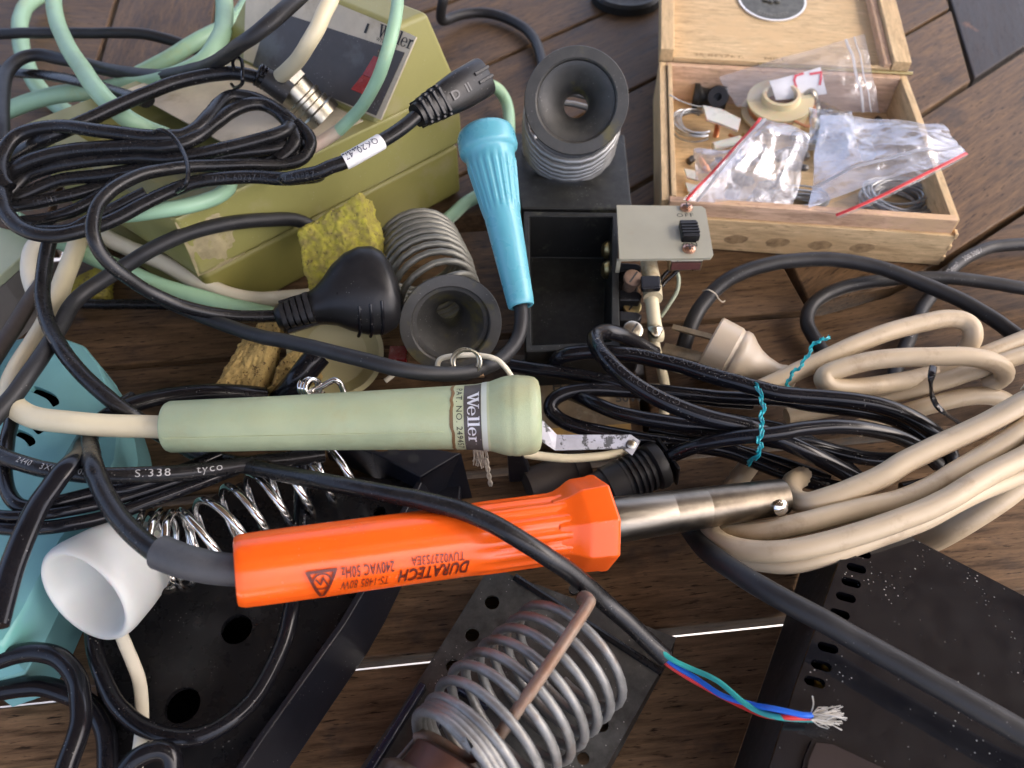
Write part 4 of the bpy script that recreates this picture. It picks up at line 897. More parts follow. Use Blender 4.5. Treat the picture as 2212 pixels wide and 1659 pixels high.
# base of the chrome holder
cs=thing('chrome_spring_stand','black plate soldering iron stand with shiny chrome spring and white ceramic funnel','iron stand',P(480,1350,0))
def edge(L,z): return pz(L,z)
zb=17.
bq=[(190,1200),(560,1010),(905,1030),(898,1045),(770,1285),(550,1600),(470,1720),(250,1720),(206,1515),(182,1390)]
bt_=pz(bq,zb); 
def holes(L,z): 
    o=[]
    for u,v,w in L: c=P(u,v,z); r=rpx(c,w)/1.; o.append(circ(c.x,c.y,r,26))
    return o
M['satin_black']=mk('satin_black_plate',(.007,.007,.008),.28,var=.15,specks=.35,dust=.05,dustc=(.12,.11,.09),bump=.05,bs=600,spec=.3)
hl=holes([(511,1359,66),(394,1523,76),(820,1105,26)],zb-3)
obj('hole_shade_sheet',MB().prism([Vector((q.x,q.y,1.2)) for q in bt_],[Vector((q.x,q.y,.2)) for q in bt_]),M['inner_shade'],cs)  # black sheet added to paint shade behind the plate's holes
obj('base_plate',MB().plate([xyz(q) for q in bt_],hl,2.5,Matrix.Translation((0,0,zb-3))),M['satin_black'],cs,bevel=.4)
# moulded wall round the plate
def wall(L,z1,z0,w0,name='edge_wall',mat='plastic_navy',outw=1.):
    top=pz(L,z1); mb=MB(); m=len(top); v=[]
    for i,p in enumerate(top):
        t=(top[min(i+1,m-1)]-top[max(i-1,0)]).normalized(); n_=Vector((t.y,-t.x,0))*outw
        v+=[p,p+n_*2.2,Vector((p.x,p.y,z0))+n_*w0,Vector((p.x,p.y,z0))]
    mb.add(v,[(i*4+k,i*4+(k+1)%4,(i+1)*4+(k+1)%4,(i+1)*4+k) for i in range(m-1) for k in range(4)]+[(0,1,2,3),tuple((m-1)*4+k for k in (3,2,1,0))],False)
    return obj(name,mb,M[mat],cs,bevel=.5)
M['plastic_navy']=mk('blue_black_plastic',(.009,.010,.015),.38,var=.15,specks=.4,dust=.06,dustc=(.09,.09,.10),bump=.06,bs=800)
wall([(902,1034),(888,1062),(830,1165),(772,1278),(735,1340),(553,1594),(440,1760)],20,0,8.5,outw=-1)
wall([(900,1035),(850,1000),(790,975),(690,935)],20,0,1,outw=1)
hp_=pz([(800,975),(930,968),(996,978),(908,1030)],24); 
bk=MB().prism(hp_,[Vector((p.x+(1.5 if i==2 else 0),p.y-(2 if i==3 else 0),0)) for i,p in enumerate(hp_)])
obj('rear_block',bk,M['plastic_navy'],cs,bevel=.8)
bq2=pz([(996,978),(1045,1075),(985,1110),(905,1040)],10)
obj('rear_skirt',MB().prism([P(996,980,23.5),P(912,1034,23.5),P(930,1085,0),P(1020,1075,0)],[P(985,985,0),P(925,1030,0),P(929,1084,-0.),P(1018,1074,-0.)]),M['plastic_navy'],cs)
for u,v,w in ((893,990,24),(850,975,24)):
    c=P(u,v,24.15); obj('hole',MB().lathe([(-.2,0),(.02,rpx(c,w))],frame(c,Vector((0,0,1))),24),M['ink'],cs)
obj('block_foot',MB().box((-6,-5,0),(6,5,7),Matrix.Translation(P(965,1085,0))),M['plastic_navy'],cs,bevel=1)
# ceramic funnel, open towards the lower left
M['ceramic']=mk('white_ceramic',(.57,.58,.545),.38,var=.03,vs=60,spot=(.52,.48,.40),spots=90,spotl=(.66,.85),sss=.15,dust=.05)
rc=P(180,1290,46)
tc_=(CAMP-rc).normalized(); dd=Vector((1,0,0))*-.78+Vector((0,-sT,-cT))*.62; dd=(dd-tc_*dd.dot(tc_)).normalized(); cax=dd*.88+tc_*.47
RF=frame(rc,cax); rr=rpx(rc,246)
obj('ceramic_funnel',MB().lathe([(-25,rr*.50),(-24,rr*.70),(-22.5,rr*.80),(-20,rr*.86),(-13,rr*.94),(-5.5,rr*1.0),(-3,rr*1.005),(-1.2,rr*.985),(-.2,rr*.945),(0,rr*.90),(-.6,rr*.855),(-2.6,rr*.81),(-9,rr*.67),(-17,rr*.52),(-22,rr*.44),(-30,rr*.42),(-30,rr*.50)],RF,56,cap=False),M['ceramic'],cs,ang=50)
s0_=rc-cax*24
ctr=[s0_,s0_.lerp(P(420,1180,36),.35),P(420,1180,36),P(520,1120,33),P(620,1065,31),P(745,1005,29)]
coil('chrome_spring',cs,ctr,10.4,lambda t:rpx(P(500,1130,34),172-30*t),1.45,'chrome',n=26,zfun=lambda t:(.20*t/.33) if t<.33 else .20+.80*(t-.33)/.67)
# cables of the left side
def z9(L): return [(x/4,829.5+y/4,z) for x,y,z in L]
def z13(L): return [(x/4,1244+y/4,z) for x,y,z in L]
lead('black_cable','stout black cable arching from behind the yellow sponge down to the left edge',[(690,505,30),(670,488,36),(630,474,42),(553,476,50),(475,486,56),(400,506,58),(325,540,58),(275,570,56),(212,612,54),(162,652,54),(130,702,56),(100,752,58),(65,805,60),(30,855,60),(-25,920,60)],33,'rubber')
th,cpath,cr=lead('cut_cable','long black cable draped over the orange handle, cut end with red, green and blue wires',[(112,500,66),(105,525,66),(98,560,64),(93,612,62),(96,665,60),(110,715,60),(140,765,60),(175,805,59),(212,840,58),(250,873,56),(300,907,50),(345,937,42),(400,965,38),(440,985,40),(500,1000,46),(553,1010,50),(628,1026,56),(703,1043,62),(778,1057,66),(853,1070,69),(928,1083,71),(990,1098,72),(1050,1122,73),(1106,1154,72),(1180,1203,66),(1243,1246,58),(1306,1301,48),(1356,1344,42),(1406,1391,36),(1438,1422,33)],36,'black',n=18)
M['wred']=mk('red_wire',(.62,.03,.03),.35,var=.05); M['wgreen']=mk('green_wire',(.03,.36,.33),.35,var=.05); M['wblue']=mk('blue_wire',(.015,.13,.62),.35,var=.05)
cord('core_wire',th,[(1422,1416,33),(1446,1437,32),(1516,1480,32),(1586,1517,36),(1640,1540,42),(1690,1549,50),(1755,1551,51)],12,'wred',n=10,label='red core wire')
cord('core_wire',th,[(1425,1408,35),(1450,1432,34),(1500,1462,35),(1560,1502,39),(1620,1520,44),(1670,1530,50),(1730,1544,52),(1757,1547,52)],12.5,'wblue',n=10,label='blue core wire')
cord('core_wire',th,[(1428,1406,36),(1452,1424,36),(1500,1446,37),(1553,1472,41),(1600,1512,44),(1640,1536,46),(1690,1550,50),(1757,1555,50)],12.5,'wgreen',n=10,label='green core wire')
M['strand']=mk('bare_tinned_copper',(.62,.58,.50),.4,.7,var=.2,vs=300)
stm=MB()
for k in range(60):
    a=P(1752+rnd.uniform(-2,6),1549+rnd.uniform(-7,7),51.5+rnd.uniform(-1.5,1.5)); b=a+Vector((rnd.uniform(4,9),rnd.uniform(-2.5,2.5),rnd.uniform(-1.5,2))); stm.tube([a,(a+b)/2+Vector((rnd.uniform(-.8,.8),rnd.uniform(-1,1),rnd.uniform(-.5,.8))),b],.17,5)
stm.tube(catmull([P(1752,1540,52),P(1757,1522,55),P(1755,1504,58)],5),.2,5)
obj('bare_strands',stm,M['strand'],th,kind='stuff')
lead('brown_cable','dusty brownish flat cable at the left edge beside the cream cable',[(110,575,40),(92,612,42),(72,640,42),(45,685,42),(10,740,42),(-40,815,42)],40,'brown_black',flat=.6)
lead('black_cable','black cable passing in the dark gap behind the mint cable',[(60,655,14),(150,656,10),(240,657,8),(330,659,6),(430,664,6),(520,672,6)],22,'black')
lead('black_cable','glossy black cable bent round at the left edge under the printed cable',z9([(110,-140,40),(110,100,46),(110,300,50),(70,480,52),(40,750,54),(70,930,55),(160,1040,56),(300,1070,56),(500,1020,56),(800,945,54),(1100,900,52),(1400,820,50),(1700,700,48),(1900,610,46)]),33,'black_gloss')
th5,p5,r5=lead('printed_cable','black cable with white printing along it behind the ceramic funnel',z9([(-120,560,58),(0,615,58),(150,675,59),(350,725,60),(600,762,60),(900,790,60),(1300,790,58),(1700,755,54),(2100,700,50),(2400,660,48),(2800,600,44)]),37,'black',n=18)
tubetext('white_lettering',th5,p5,r5,'2440   3X0.75  50mm',2.9,17,20,'white_print',sp=1.15)
tubetext('white_lettering',th5,p5,r5,'S/338     tyco',3.7,58,14,'white_print',sp=1.2,sx=1.1)
lead('black_cable','thick twin black cable hanging down the front of the teal casing',z9([(2300,90,30),(1900,70,38),(1500,95,42),(1200,155,46),(950,260,48),(800,400,50),(690,560,58),(600,680,67),(480,830,68),(350,1030,69),(240,1250,70),(140,1500,70),(60,1750,70),(-40,2100,70)]),50,'black_gloss',flat=.65)
lead('black_cable','upper of the two black cables running left under the ceramic funnel',z9([(-100,1130,56),(100,1145,57),(300,1135,57),(500,1110,57),(800,1050,55),(1050,985,52),(1350,900,50),(1650,800,48),(1950,690,44)]),24,'black_gloss')
lead('black_cable','lower of the two black cables running left under the ceramic funnel',z9([(-100,1240,54),(150,1255,55),(400,1240,55),(650,1205,54),(900,1150,52),(1150,1070,50),(1450,965,48),(1750,850,46),(2050,740,42)]),30,'black_gloss')
lead('black_cable','black hoop of cable at the lower left corner beside the funnel',z13([(-120,760,30),(0,720,30),(150,680,31),(320,665,32),(480,700,33),(600,790,34),(675,920,35),(700,1080,36),(700,1250,36),(660,1420,36),(590,1620,36),(520,1850,36)]),44,'black_gloss')
lead('black_cable','black cable tucked under the hoop at the lower left corner',z13([(-120,1010,18),(0,990,18),(200,965,18),(380,960,18),(550,1000,18),(700,1060,18),(830,1160,18),(910,1300,18),(940,1500,18),(940,1800,18)]),44,'black_gloss')
lead('black_cable','big black cable loop lying on the perforated base plate',[(196,1330,24),(200,1370,24),(206,1410,24),(222,1460,24),(250,1515,24),(296,1562,24),(352,1588,25),(420,1592,25),(485,1567,25),(540,1520,25),(582,1455,26),(612,1385,28),(630,1310,30),(640,1240,30),(647,1170,30),(651,1100,30),(652,1040,30),(652,990,30)],38,'black_gloss')
lead('black_cable','short stout black plug end at the bottom left edge',[(265,1672,34),(300,1638,36),(345,1622,36),(372,1640,34),(376,1700,30)],44,'black_gloss')
lead('cream_cable','flat cream cable passing below the ceramic funnel',z13([(1000,400,26),(1060,560,24),(1140,740,22),(1200,900,20),(1228,1080,20),(1225,1300,20),(1200,1500,20),(1170,1700,20)]),29,'white_cable',flat=.55)
lead('cream_cable','cream cable running beneath the long mint cable to the tan sponges',[(180,485,34),(235,515,34),(275,534,32),(350,567,28),(425,607,24),(500,638,20),(560,648,16),(600,646,12),(680,640,8)],36,'white_cable')
lead('cream_cable','cream cable end looping at the left edge beside the pale green case',[(150,505,44),(105,512,44),(74,535,43),(64,570,42),(68,610,40),(85,650,38)],36,'white_cable')
# ---------------------------------------------------------------- bottom: pressed metal stand with rusty spring
ps=thing('pressed_metal_stand','black pressed metal stand with a rusty coil spring holder at the bottom','iron stand',P(1150,1500,0))
zp=14.
pq=[(1058,1224),(1461,1377),(1440,1425),(1306,1662),(1270,1730),(740,1730),(778,1659),(903,1476)]
M['dusty_metal']=mk('dusty_black_metal',(.018,.018,.017),.42,var=.2,vs=90,dust=.42,dustc=(.14,.14,.125),specks=.8,bump=.12,bs=900,spot=(.10,.10,.095),spots=45,spotl=(.58,.8))
hs=holes([(1063,1301,32),(1020,1371,31),(979,1439,31),(1345,1496,24),(1301,1567,27),(1260,1638,27),(1240,1272,22)],zp)
obj('top_plate',MB().plate([xyz(P(u,v,zp)) for u,v in pq],hs,1.4,Matrix.Translation((0,0,zp))),M['dusty_metal'],ps,bevel=.3)
for (a,b) in (((1461,1377),(1306,1662)),((1058,1224),(778,1659)),((1058,1224),(1461,1377))):
    A_,B_=P(*a,zp),P(*b,zp); c_=P(1150,1480,zp); d_=((A_+B_)/2-c_); n_=Vector((B_.y-A_.y,A_.x-B_.x,0)).normalized(); n_=n_ if n_.dot(d_)>0 else -n_
    obj('side_flange',MB().hexa([A_-n_*.9-Vector((0,0,zp)),B_-n_*.9-Vector((0,0,zp)),B_+n_*1.2-Vector((0,0,zp)),A_+n_*1.2-Vector((0,0,zp)),A_-n_*1.4-Vector((0,0,1.5)),B_-n_*1.4-Vector((0,0,1.5)),B_-n_*.2-Vector((0,0,1.5)),A_-n_*.2-Vector((0,0,1.5))]),M['dusty_metal'],ps)
A_,B_=P(1112,1246,zp),P(1430,1452,zp)
obj('folded_ridge',MB().tube([A_+(B_-A_)*t+Vector((0,0,-.2)) for t in (0,.25,.5,.75,1)],1.5,8),M['satin_black'],ps)
# sponge tray at the front left
M['tray_shine']=mk('blue_sheen_enamel',(.012,.014,.03),.10,var=.1,specks=.7)  # black enamel with a blue reflection put into its base colour
def bar(a,b,w,h,z=zp,mat='tray_shine',name='tray_rim'):
    A_,B_=P(*a,z),P(*b,z); F=frame(A_,B_-A_); L_=(B_-A_).length
    return obj(name,MB().box((-w/2,-w/2,-1),(L_+w/2,w/2,h),F),M[mat],ps,bevel=.8,seg=3)
bar((992,1488),(1048,1522),3.2,4.5); bar((988,1490),(872,1690),3.2,4.5); bar((912,1490),(786,1690),2.6,4.)
bar((1020,1535),(930,1690),2.,1.8)
M['rusty_wire']=mk('rusty_spring_wire',(.225,.23,.225),.40,.5,var=.18,vs=160,bump=.25,bs=1200,spot=(.135,.075,.038),spots=38,spotl=(.56,.70),dust=.6,dustc=(.105,.066,.036),rv=.1)
s_a,s_b=P(1000,1640,46),P(1243,1407,36)
dv=(s_b-s_a).normalized()
rs=[s_a-dv*2,s_a,s_a.lerp(s_b,.5),s_b]
Rs=rpx(s_a.lerp(s_b,.5),292)
o,cpts=coil('coil_spring',ps,rs,11.5,lambda t:Rs*(.86+.14*min(1,max(0,(t-.28)/.2))) if t<.5 else Rs*(1.0-.03*(t-.5)),1.5,'rusty_wire',n=30,zfun=lambda t:(.12*t/.34) if t<.34 else .12+.88*(t-.34)/.66)
tpz=Rs+38
rod=[P(1050,1622,50),P(1070,1600,56),P(1150,1488,64),P(1225,1378,66),P(1270,1308,64),P(1272,1296,62),P(1262,1288,58),P(1256,1296,52)]
M['rod_rust']=mk('rusty_rod',(.20,.12,.075),.5,.25,var=.25,vs=160,bump=.3,bs=1200,col2=(.24,.20,.16),dust=.7,dustc=(.22,.085,.035)); obj('hold_down_rod',MB().tube(catmull(rod,7),1.8,12),M['rod_rust'],ps,ang=60)
rod2=[P(1050,1622,50),P(1030,1632,46),P(1000,1634,42),P(960,1610,42),P(925,1592,42),P(900,1590,40)]
obj('rod_end',MB().tube(catmull(rod2,7),1.8,12),M['rod_rust'],ps,ang=60)
obj('thin_rod',MB().tube(catmull([P(903,1592,30),P(870,1630,30),P(815,1690,30)],6),.9,10),M['rusty_wire'],ps)
M['rust_red']=mk('red_rust_tray',(.075,.030,.018),.5,var=.3,vs=60,spot=(.16,.05,.02),spots=50)
ft=thing('rusty_funnel','rusty brown mottled metal cup at the bottom edge below the coil spring','metal cup',P(1010,1680,20))
M['grey_mottle']=mk('mottled_grey_metal',(.15,.14,.125),.5,.3,var=.3,vs=80,spot=(.06,.045,.03),spots=45,spotl=(.5,.62))
FF=frame(P(900,1825,44),s_a-P(900,1825,44))
obj('rusty_barrel',MB().lathe([(8,15.),(14,14.6),(22,14.),(23,12),(23,0)],FF,44),M['rust_red'],ft,ang=40)
obj('grey_collar',MB().lathe([(-14,20),(10,20),(13,19.),(15,16.5),(15.5,12)],FF,44,lambda a,x:1+.02*sin(3*a+x)),M['grey_mottle'],ft,ang=50)
# ---------------------------------------------------------------- right side
# glossy black box
bb=thing('black_case','glossy black plastic case with a row of vent slots at the lower right corner','case',P(2000,1500,0))
ZB=46.
tq=[(1880,1146),(1944,1148),(2212,1287),(2420,1400),(2420,1800),(1636,1800),(1662,1659),(1719,1481),(1786,1290),(1830,1165)]
tw=[P(u,v,ZB) for u,v in tq]
def cap(u,v,L=8.4,w=3.0):     # capsule slot running across the top plate near its left edge
    c=P(u,v,ZB); d=(P(u+60,v+16,ZB)-c).normalized(); n_=Vector((-d.y,d.x,0)); a_=c-d*w*.5; b_=c-d*(L-w*.5); o=[]
    for k in range(9): t=-pi/2+pi*k/8; o.append(xyz(a_+d*(cos(t)*w*.5)+n_*(sin(t)*w*.5)))
    for k in range(9): t=pi/2+pi*k/8; o.append(xyz(b_+d*(cos(t)*w*.5)+n_*(sin(t)*w*.5)))
    return o
sl=[(1886,1201),(1875,1233),(1864,1264),(1853,1296),(1840,1332),(1815,1405),(1801,1444),(1787,1479)]
shl=[cap(u-4,v,L=6.2,w=3.0) for u,v in sl]
tp_=obj('lid',MB().plate([xyz(q) for q in tw],shl,2.6,Matrix.Translation((0,0,ZB))),M['gloss_black'],bb,bevel=.7,seg=3)
cB=sum(tw,Vector())/len(tw)
obj('inside',MB().prism([cB+(q-cB)*.97-Vector((0,0,7)) for q in tw],[cB+(q-cB)*.97-Vector((0,0,9)) for q in tw]),M['inner_shade'],bb)  # black sheet painting the shade below the lid's slots
M['yellow_part']=mk('yellow_component',(.55,.36,.05),.5)
for u,v in ((1790,1442),(1776,1478)):
    q=P(u,v,ZB-5); obj('yellow_component',MB().box((-2.2,-.9,-1),(2.2,.9,1.6),frame(q,Vector((1,-.3,0)))),M['yellow_part'],bb,bevel=.3)
M['dusty_side']=mk('dusty_matt_black_side',(.017,.015,.013),.7,var=.3,vs=90,dust=.25,dustc=(.10,.085,.07),specks=.7,bump=.4,bs=900)
lt=[(1830,1165),(1786,1290),(1719,1481),(1662,1659),(1636,1800)]; lb_=[(1742,1190),(1712,1290),(1650,1470),(1585,1660),(1540,1800)]
a_=[P(u,v,ZB-2.7) for u,v in lt]; b__=[P(u,v,0) for u,v in lb_]; m_=len(lt)
sdm=MB().add(a_+b__,[(i,i+1,m_+i+1,m_+i) for i in range(m_-1)],False)
bk_=[(1745,1185),(1800,1160),(1900,1190),(2212,1310),(2330,1370)]; bkT=[(1830,1165),(1880,1146),(1944,1148),(2212,1287),(2420,1400)]
sdm.add([P(u,v,ZB-2.7) for u,v in bkT]+[Vector((P(u,v,ZB).x-0,P(u,v,ZB).y-3,0)) for u,v in bkT],[(i,i+1,6+i-1+0,5+i) for i in range(4)],False)
obj('side_wall',sdm,M['dusty_side'],bb)
# raised glossy window at the near end
wq=[(1735,1640),(1752,1600),(1790,1604),(2120,1760),(2120,1830),(1700,1830)]
ww=[P(u,v,ZB+.05) for u,v in wq]
M['pink_reflection']=mk('dark_glossy_window',(.035,.028,.027),.05,var=.1,coat=.6,rv=.02)  # dark glossy panel, a pinkish reflection put into its base colour
obj('window_rim',MB().plate([xyz(cB+(q-cB)*1.0) for q in ww],[],1.2,Matrix.Translation((0,0,ZB+1.2))),M['gloss_black'],bb,bevel=.8)
cw=sum(ww,Vector())/len(ww)
obj('window',MB().plate([xyz(cw+(q-cw)*.93) for q in ww],[],.6,Matrix.Translation((0,0,ZB+1.7))),M['pink_reflection'],bb,bevel=.3)
lead('grey_cable','thick slate grey cable slanting across the glossy black case',[(1475,1112,20),(1490,1142,26),(1510,1170,32),(1531,1194,38),(1575,1226,46),(1660,1278,54),(1759,1331,57),(1859,1386,57),(1959,1442,57),(2059,1498,57),(2159,1555,57),(2260,1616,56),(2420,1710,50),(2600,1800,40)],52,'rubber',n=20)
# grey black cable loops
g3='grey black cable loops behind the beige coil'
lead('grey_cable','grey black cable rising from the cream plug pins and arching below the cigar box',[(1468,775,6),(1478,745,8),(1496,692,12),(1531,641,16),(1581,599,20),(1659,571,22),(1734,561,22),(1809,561,22),(1884,574,21),(1959,599,20),(2034,630,19),(2109,668,18),(2184,716,18),(2260,780,16),(2420,930,8),(2560,1120,6)],32,'rubber')
lead('grey_cable','grey black cable turning in a tight bend beside the cream plug',[(1820,810,6),(1790,778,6),(1759,730,6),(1743,697,7),(1751,664,8),(1779,640,9),(1834,618,10),(1909,605,10),(2009,599,10),(2109,607,10),(2260,630,9),(2450,650,6),(2620,640,6)],29,'rubber')
th3,p3,r3=lead('grey_cable','grey black cable with white printing that dives under the other two loops',[(1922,850,5),(1935,800,5),(1954,752,5),(1984,680,5),(2021,627,5),(2059,578,5.5),(2109,546,6),(2159,531,6),(2260,527,6),(2420,540,6),(2600,520,6)],28,'rubber')
tubetext('white_lettering',th3,p3,r3,'3X0.75mm²    300/500V',3.4,82,4,'white_print',sp=1.1)
tubetext('white_lettering',th3,p3,r3,'E5191820',3.2,36,0,'white_print',sp=1.1,flip=False)
# cream plug with its pins
M['cream_plug']=mk('ivory_plug_plastic',(.43,.355,.26),.36,var=.05,vs=40,sss=.05,dust=.06,spot=(.36,.26,.15),spots=60,spotl=(.66,.85))
cpn=thing('cream_plug','ivory moulded mains plug lying on its side with flat brown pins','plug',P(1600,770,10))
pc,pe=P(1530,744,17),P(1712,836,12)
PF=frame(pc,pe-pc); LP=(pe-pc).length
obj('plug_body',MB().lathe([(0,0),(0,13.2),(.8,13.9),(10.5,13.6),(11.2,13.0),(12,12.9),(12.8,13.4),(15,13.3),(16.5,12.4),(19,10.4),(22,8.6),(26,7.3),(LP*.76,6.6),(LP*.8,6.9),(LP*.84,7.6),(LP*.9,7.4),(LP*.97,6.6),(LP,5)],PF,44,lambda a,x:1-.05*abs(sin(a))**4),M['cream_plug'],cpn,ang=34)
M['pin']=mk('tarnished_brass_pin',(.23,.18,.11),.42,.8,var=.2,vs=200)
for a,b,w,h in (((1528,726),(1452,706),3.2,1.0),((1520,775),(1432,752),6.4,1.2)):
    A_,B_=P(*a,20 if w<4 else 15),P(*b,20 if w<4 else 13); F=frame(A_,B_-A_); L_=(B_-A_).length
    obj('pin',MB().box((-2,-w/2,-h/2),(L_,w/2,h/2),F),M['pin'],cpn,bevel=.3)
# beige ribbed cable coil
M['beige']=mk('dirty_beige_pvc',(.53,.425,.285),.45,var=.10,vs=22,bump=.12,spot=(.30,.20,.115),spots=75,spotl=(.55,.82),dust=.05,dustc=(.4,.32,.22))
bg_=thing('beige_cable','beige ribbed mains cable in a loose coil at the right edge','cable',P(2000,950,20))
RB=.05
for w,pts in (
 (38,[(1610,862,20),(1640,842,22),(1734,797,26),(1834,750,30),(1934,713,32),(2020,693,33),(2072,691,33),(2098,704,32),(2103,728,29),(2092,752,24),(2078,775,18)]),
 (40,[(2060,796,14),(1984,817,20),(1900,832,24),(1840,838,26),(1798,836,28),(1780,822,30),(1788,807,31),(1834,790,33),(1909,776,35),(2009,771,36),(2090,771,36),(2140,780,34),(2168,797,30),(2164,816,24),(2130,832,18)]),
 (38,[(1985,842,14),(2060,797,20),(2134,765,24),(2260,715,26)]),
 (37,[(1700,900,8),(1800,880,10),(1909,857,14),(2009,833,20),(2110,800,24),(2260,750,26)]),
 (37,[(1850,925,8),(1909,905,10),(1990,880,16),(2084,858,18),(2150,858,16),(2190,885,10),(2200,920,6)]),
 (47,[(2260,845,60),(2209,872,58),(2134,912,54),(2034,960,50),(1959,996,48),(1896,1034,46),(1834,1061,44),(1784,1078,42),(1748,1087,40),(1722,1081,37),(1708,1063,33),(1712,1042,28),(1735,1030,22)]),
 (46,[(2260,890,54),(2212,925,54),(2146,970,52),(2071,1017,50),(2009,1053,48),(1934,1083,46),(1834,1106,44),(1734,1130,42),(1659,1147,38),(1600,1153,34),(1562,1148,30),(1546,1128,24),(1556,1100,18),(1580,1060,12),(1620,1000,8)]),
 (46,[(2260,955,56),(2212,985,56),(2109,1040,55),(2034,1083,54),(1909,1138,52),(1784,1173,49),(1690,1191,46),(1620,1192,42),(1565,1178,38),(1536,1152,33),(1534,1126,27),(1552,1095,20),(1590,1050,12),(1632,990,8)]),
 (40,[(2260,1000,50),(2190,1030,50),(2084,1077,50),(2010,1115,49),(1934,1150,48),(1809,1194,45),(1709,1219,40),(1640,1217,36),(1585,1203,30),(1560,1180,24)]),
 (48,[(2260,1010,40),(2209,1043,38),(2134,1098,32),(2065,1142,24),(2020,1166,16),(1985,1175,10),(1940,1160,6)])):
    cord('turn',bg_,pts,w,'beige',ridge=RB)
for a,b in (((2250,845,60),(2250,718,26)),((2250,895,54),(2250,752,26)),((2250,957,56),(2250,1013,40))):
    du=150+abs(a[1]-b[1])*.5
    cord('turn',bg_,[(a[0]-20,a[1]+10*(a[1]>b[1]),a[2]),a,(a[0]+du*.6,a[1]+(a[1]-b[1])*.15-20,a[2]),(a[0]+du,(a[1]+b[1])/2-30,(a[2]+b[2])/2),(b[0]+du*.6,b[1]-(a[1]-b[1])*.12-20,b[2]),b,(b[0]-20,b[1]+6,b[2])],44,'beige',ridge=RB)
# black tied coil with two teal twist ties
bcx=thing('black_lead_coil','glossy black power lead coiled and tied with teal twist ties beside the ivory plug','power lead',P(1650,900,20))
def z3(L): return [(1088.6+x/4,708.5+y/4,z) for x,y,z in L]
def z12(L): return [(1659+x/4,829.5+y/4,z) for x,y,z in L]
kp=[]
for w,pts in (
 (36,z3([(430,350,22),(455,290,28),(520,245,32),(640,220,34),(800,210,35),(1000,225,36),(1250,265,37),(1500,325,38),(1750,395,39),(2000,460,40),(2180,510,40)])+[(1690,850,40),(1759,857,40),(1859,868,40),(1934,887,38),(1996,917,34),(2036,952,28),(2056,992,22),(2048,1020,16),(2010,1045,12),(1950,1060,10)]),
 (38,z3([(1300,220,22),(1150,130,30),(1000,62,38),(880,38,42),(800,72,46),(795,150,48),(870,265,50),(1030,420,50),(1230,555,48),(1480,680,46),(1780,785,44),(2100,860,42)])+[(1650,935,40),(1700,955,38),(1759,985,34),(1809,1012,30),(1860,1042,26)]),
 (30,z3([(60,320,26),(300,360,27),(600,400,28),(900,455,30),(1150,520,30),(1500,560,30),(1800,590,30),(2150,610,32)])+[(1690,863,32),(1759,876,32),(1859,890,32),(1940,910,30),(2000,945,26),(2030,985,20)]),
 (32,z3([(2150,650,26),(1800,620,26),(1450,570,27),(1150,545,28),(850,530,29),(620,545,29),(460,600,28),(400,680,26),(440,760,24),(580,840,23),(850,905,22),(1150,955,22),(1500,1000,22),(1900,1060,22)])+[(1640,1000,22),(1709,1028,22),(1771,1048,22),(1840,1064,20)]),
 (33,z3([(560,560,22),(660,600,28),(800,665,32),(1000,740,33),(1300,800,33),(1600,845,33),(1900,890,33),(2150,930,33)])+[(1690,955,32),(1750,962,30),(1809,977,27),(1871,990,25),(1934,992,24),(2000,980,22)]),
 (33,z3([(1290,1195,20),(1360,1150,24),(1480,1090,30),(1700,1015,37),(1950,960,42),(2180,930,45)])+[(1690,934,46),(1734,926,46),(1809,921,45),(1884,929,42),(1946,946,38),(1991,970,33),(2025,1002,26)]),
 (30,[(1560,905,30),(1620,915,30),(1680,925,30),(1740,950,28),(1800,985,24),(1850,1030,20)]),
 (28,[(1400,925,16),(1500,945,16),(1600,975,16),(1700,1005,16),(1790,1040,16)]),
 ):
    o,pa_,r_=cord('turn',bcx,pts,w,'black_gloss',n=16); kp.append((pa_,r_))
tubetext('raised_lettering',bcx,kp[0][0],kp[0][1],'NINGBO QIAOPU ELECTRIC CO',3.7,37,38,'emboss',sp=1.2)
tubetext('raised_lettering',bcx,kp[1][0],kp[1][1],'QIAOPU ELECTRIC CO.LTD',3.6,42,30,'emboss',sp=1.15)
M['teal_tie']=mk('teal_twist_tie',(.015,.33,.37),.35,var=.15,vs=400)
def ribbon(name,label,pts,w,tw):
    path=catmull([P(*q) for q in pts],9); mb=MB(); v=[]; m=len(path)
    for i,p in enumerate(path):
        t=(path[min(i+1,m-1)]-path[max(i-1,0)]).normalized(); a=(CAMP-p); a=(a-t*a.dot(t)).normalized(); b=a.cross(t)
        ph=tw*sin(i*.55)*1.3; d=b*cos(ph)+a*sin(ph); e=a*cos(ph)-b*sin(ph)
        for s_,h in ((-1,-.25),(-.25,-.25),(0,.35),(.25,-.25),(1,-.25),(1,-.55),(-1,-.55)): v.append(p+d*(w*s_*.5)+e*h)
    mb.add(v,[(i*7+k,i*7+(k+1)%7,(i+1)*7+(k+1)%7,(i+1)*7+k) for i in range(m-1) for k in range(7)]+[tuple(range(7)),tuple((m-1)*7+k for k in range(7))[::-1]])
    return tag(obj(name,mb,M['teal_tie'],ang=50),label,'twist tie')
ribbon('twist_tie','teal twist tie wrapped round the middle of the black coil',[(1626,830,40),(1636,835,45),(1644,858,48),(1649,882,50),(1644,905,50),(1646,925,51),(1640,950,52),(1643,968,50),(1632,988,44),(1614,1003,34)],2.0,.8)
ribbon('twist_tie','teal twist tie with its twisted tail sticking up from the beige cable',[(1793,727,46),(1776,734,46),(1759,742,44),(1746,765,42),(1730,790,40),(1712,806,38),(1702,826,36),(1700,845,34)],1.9,1.)
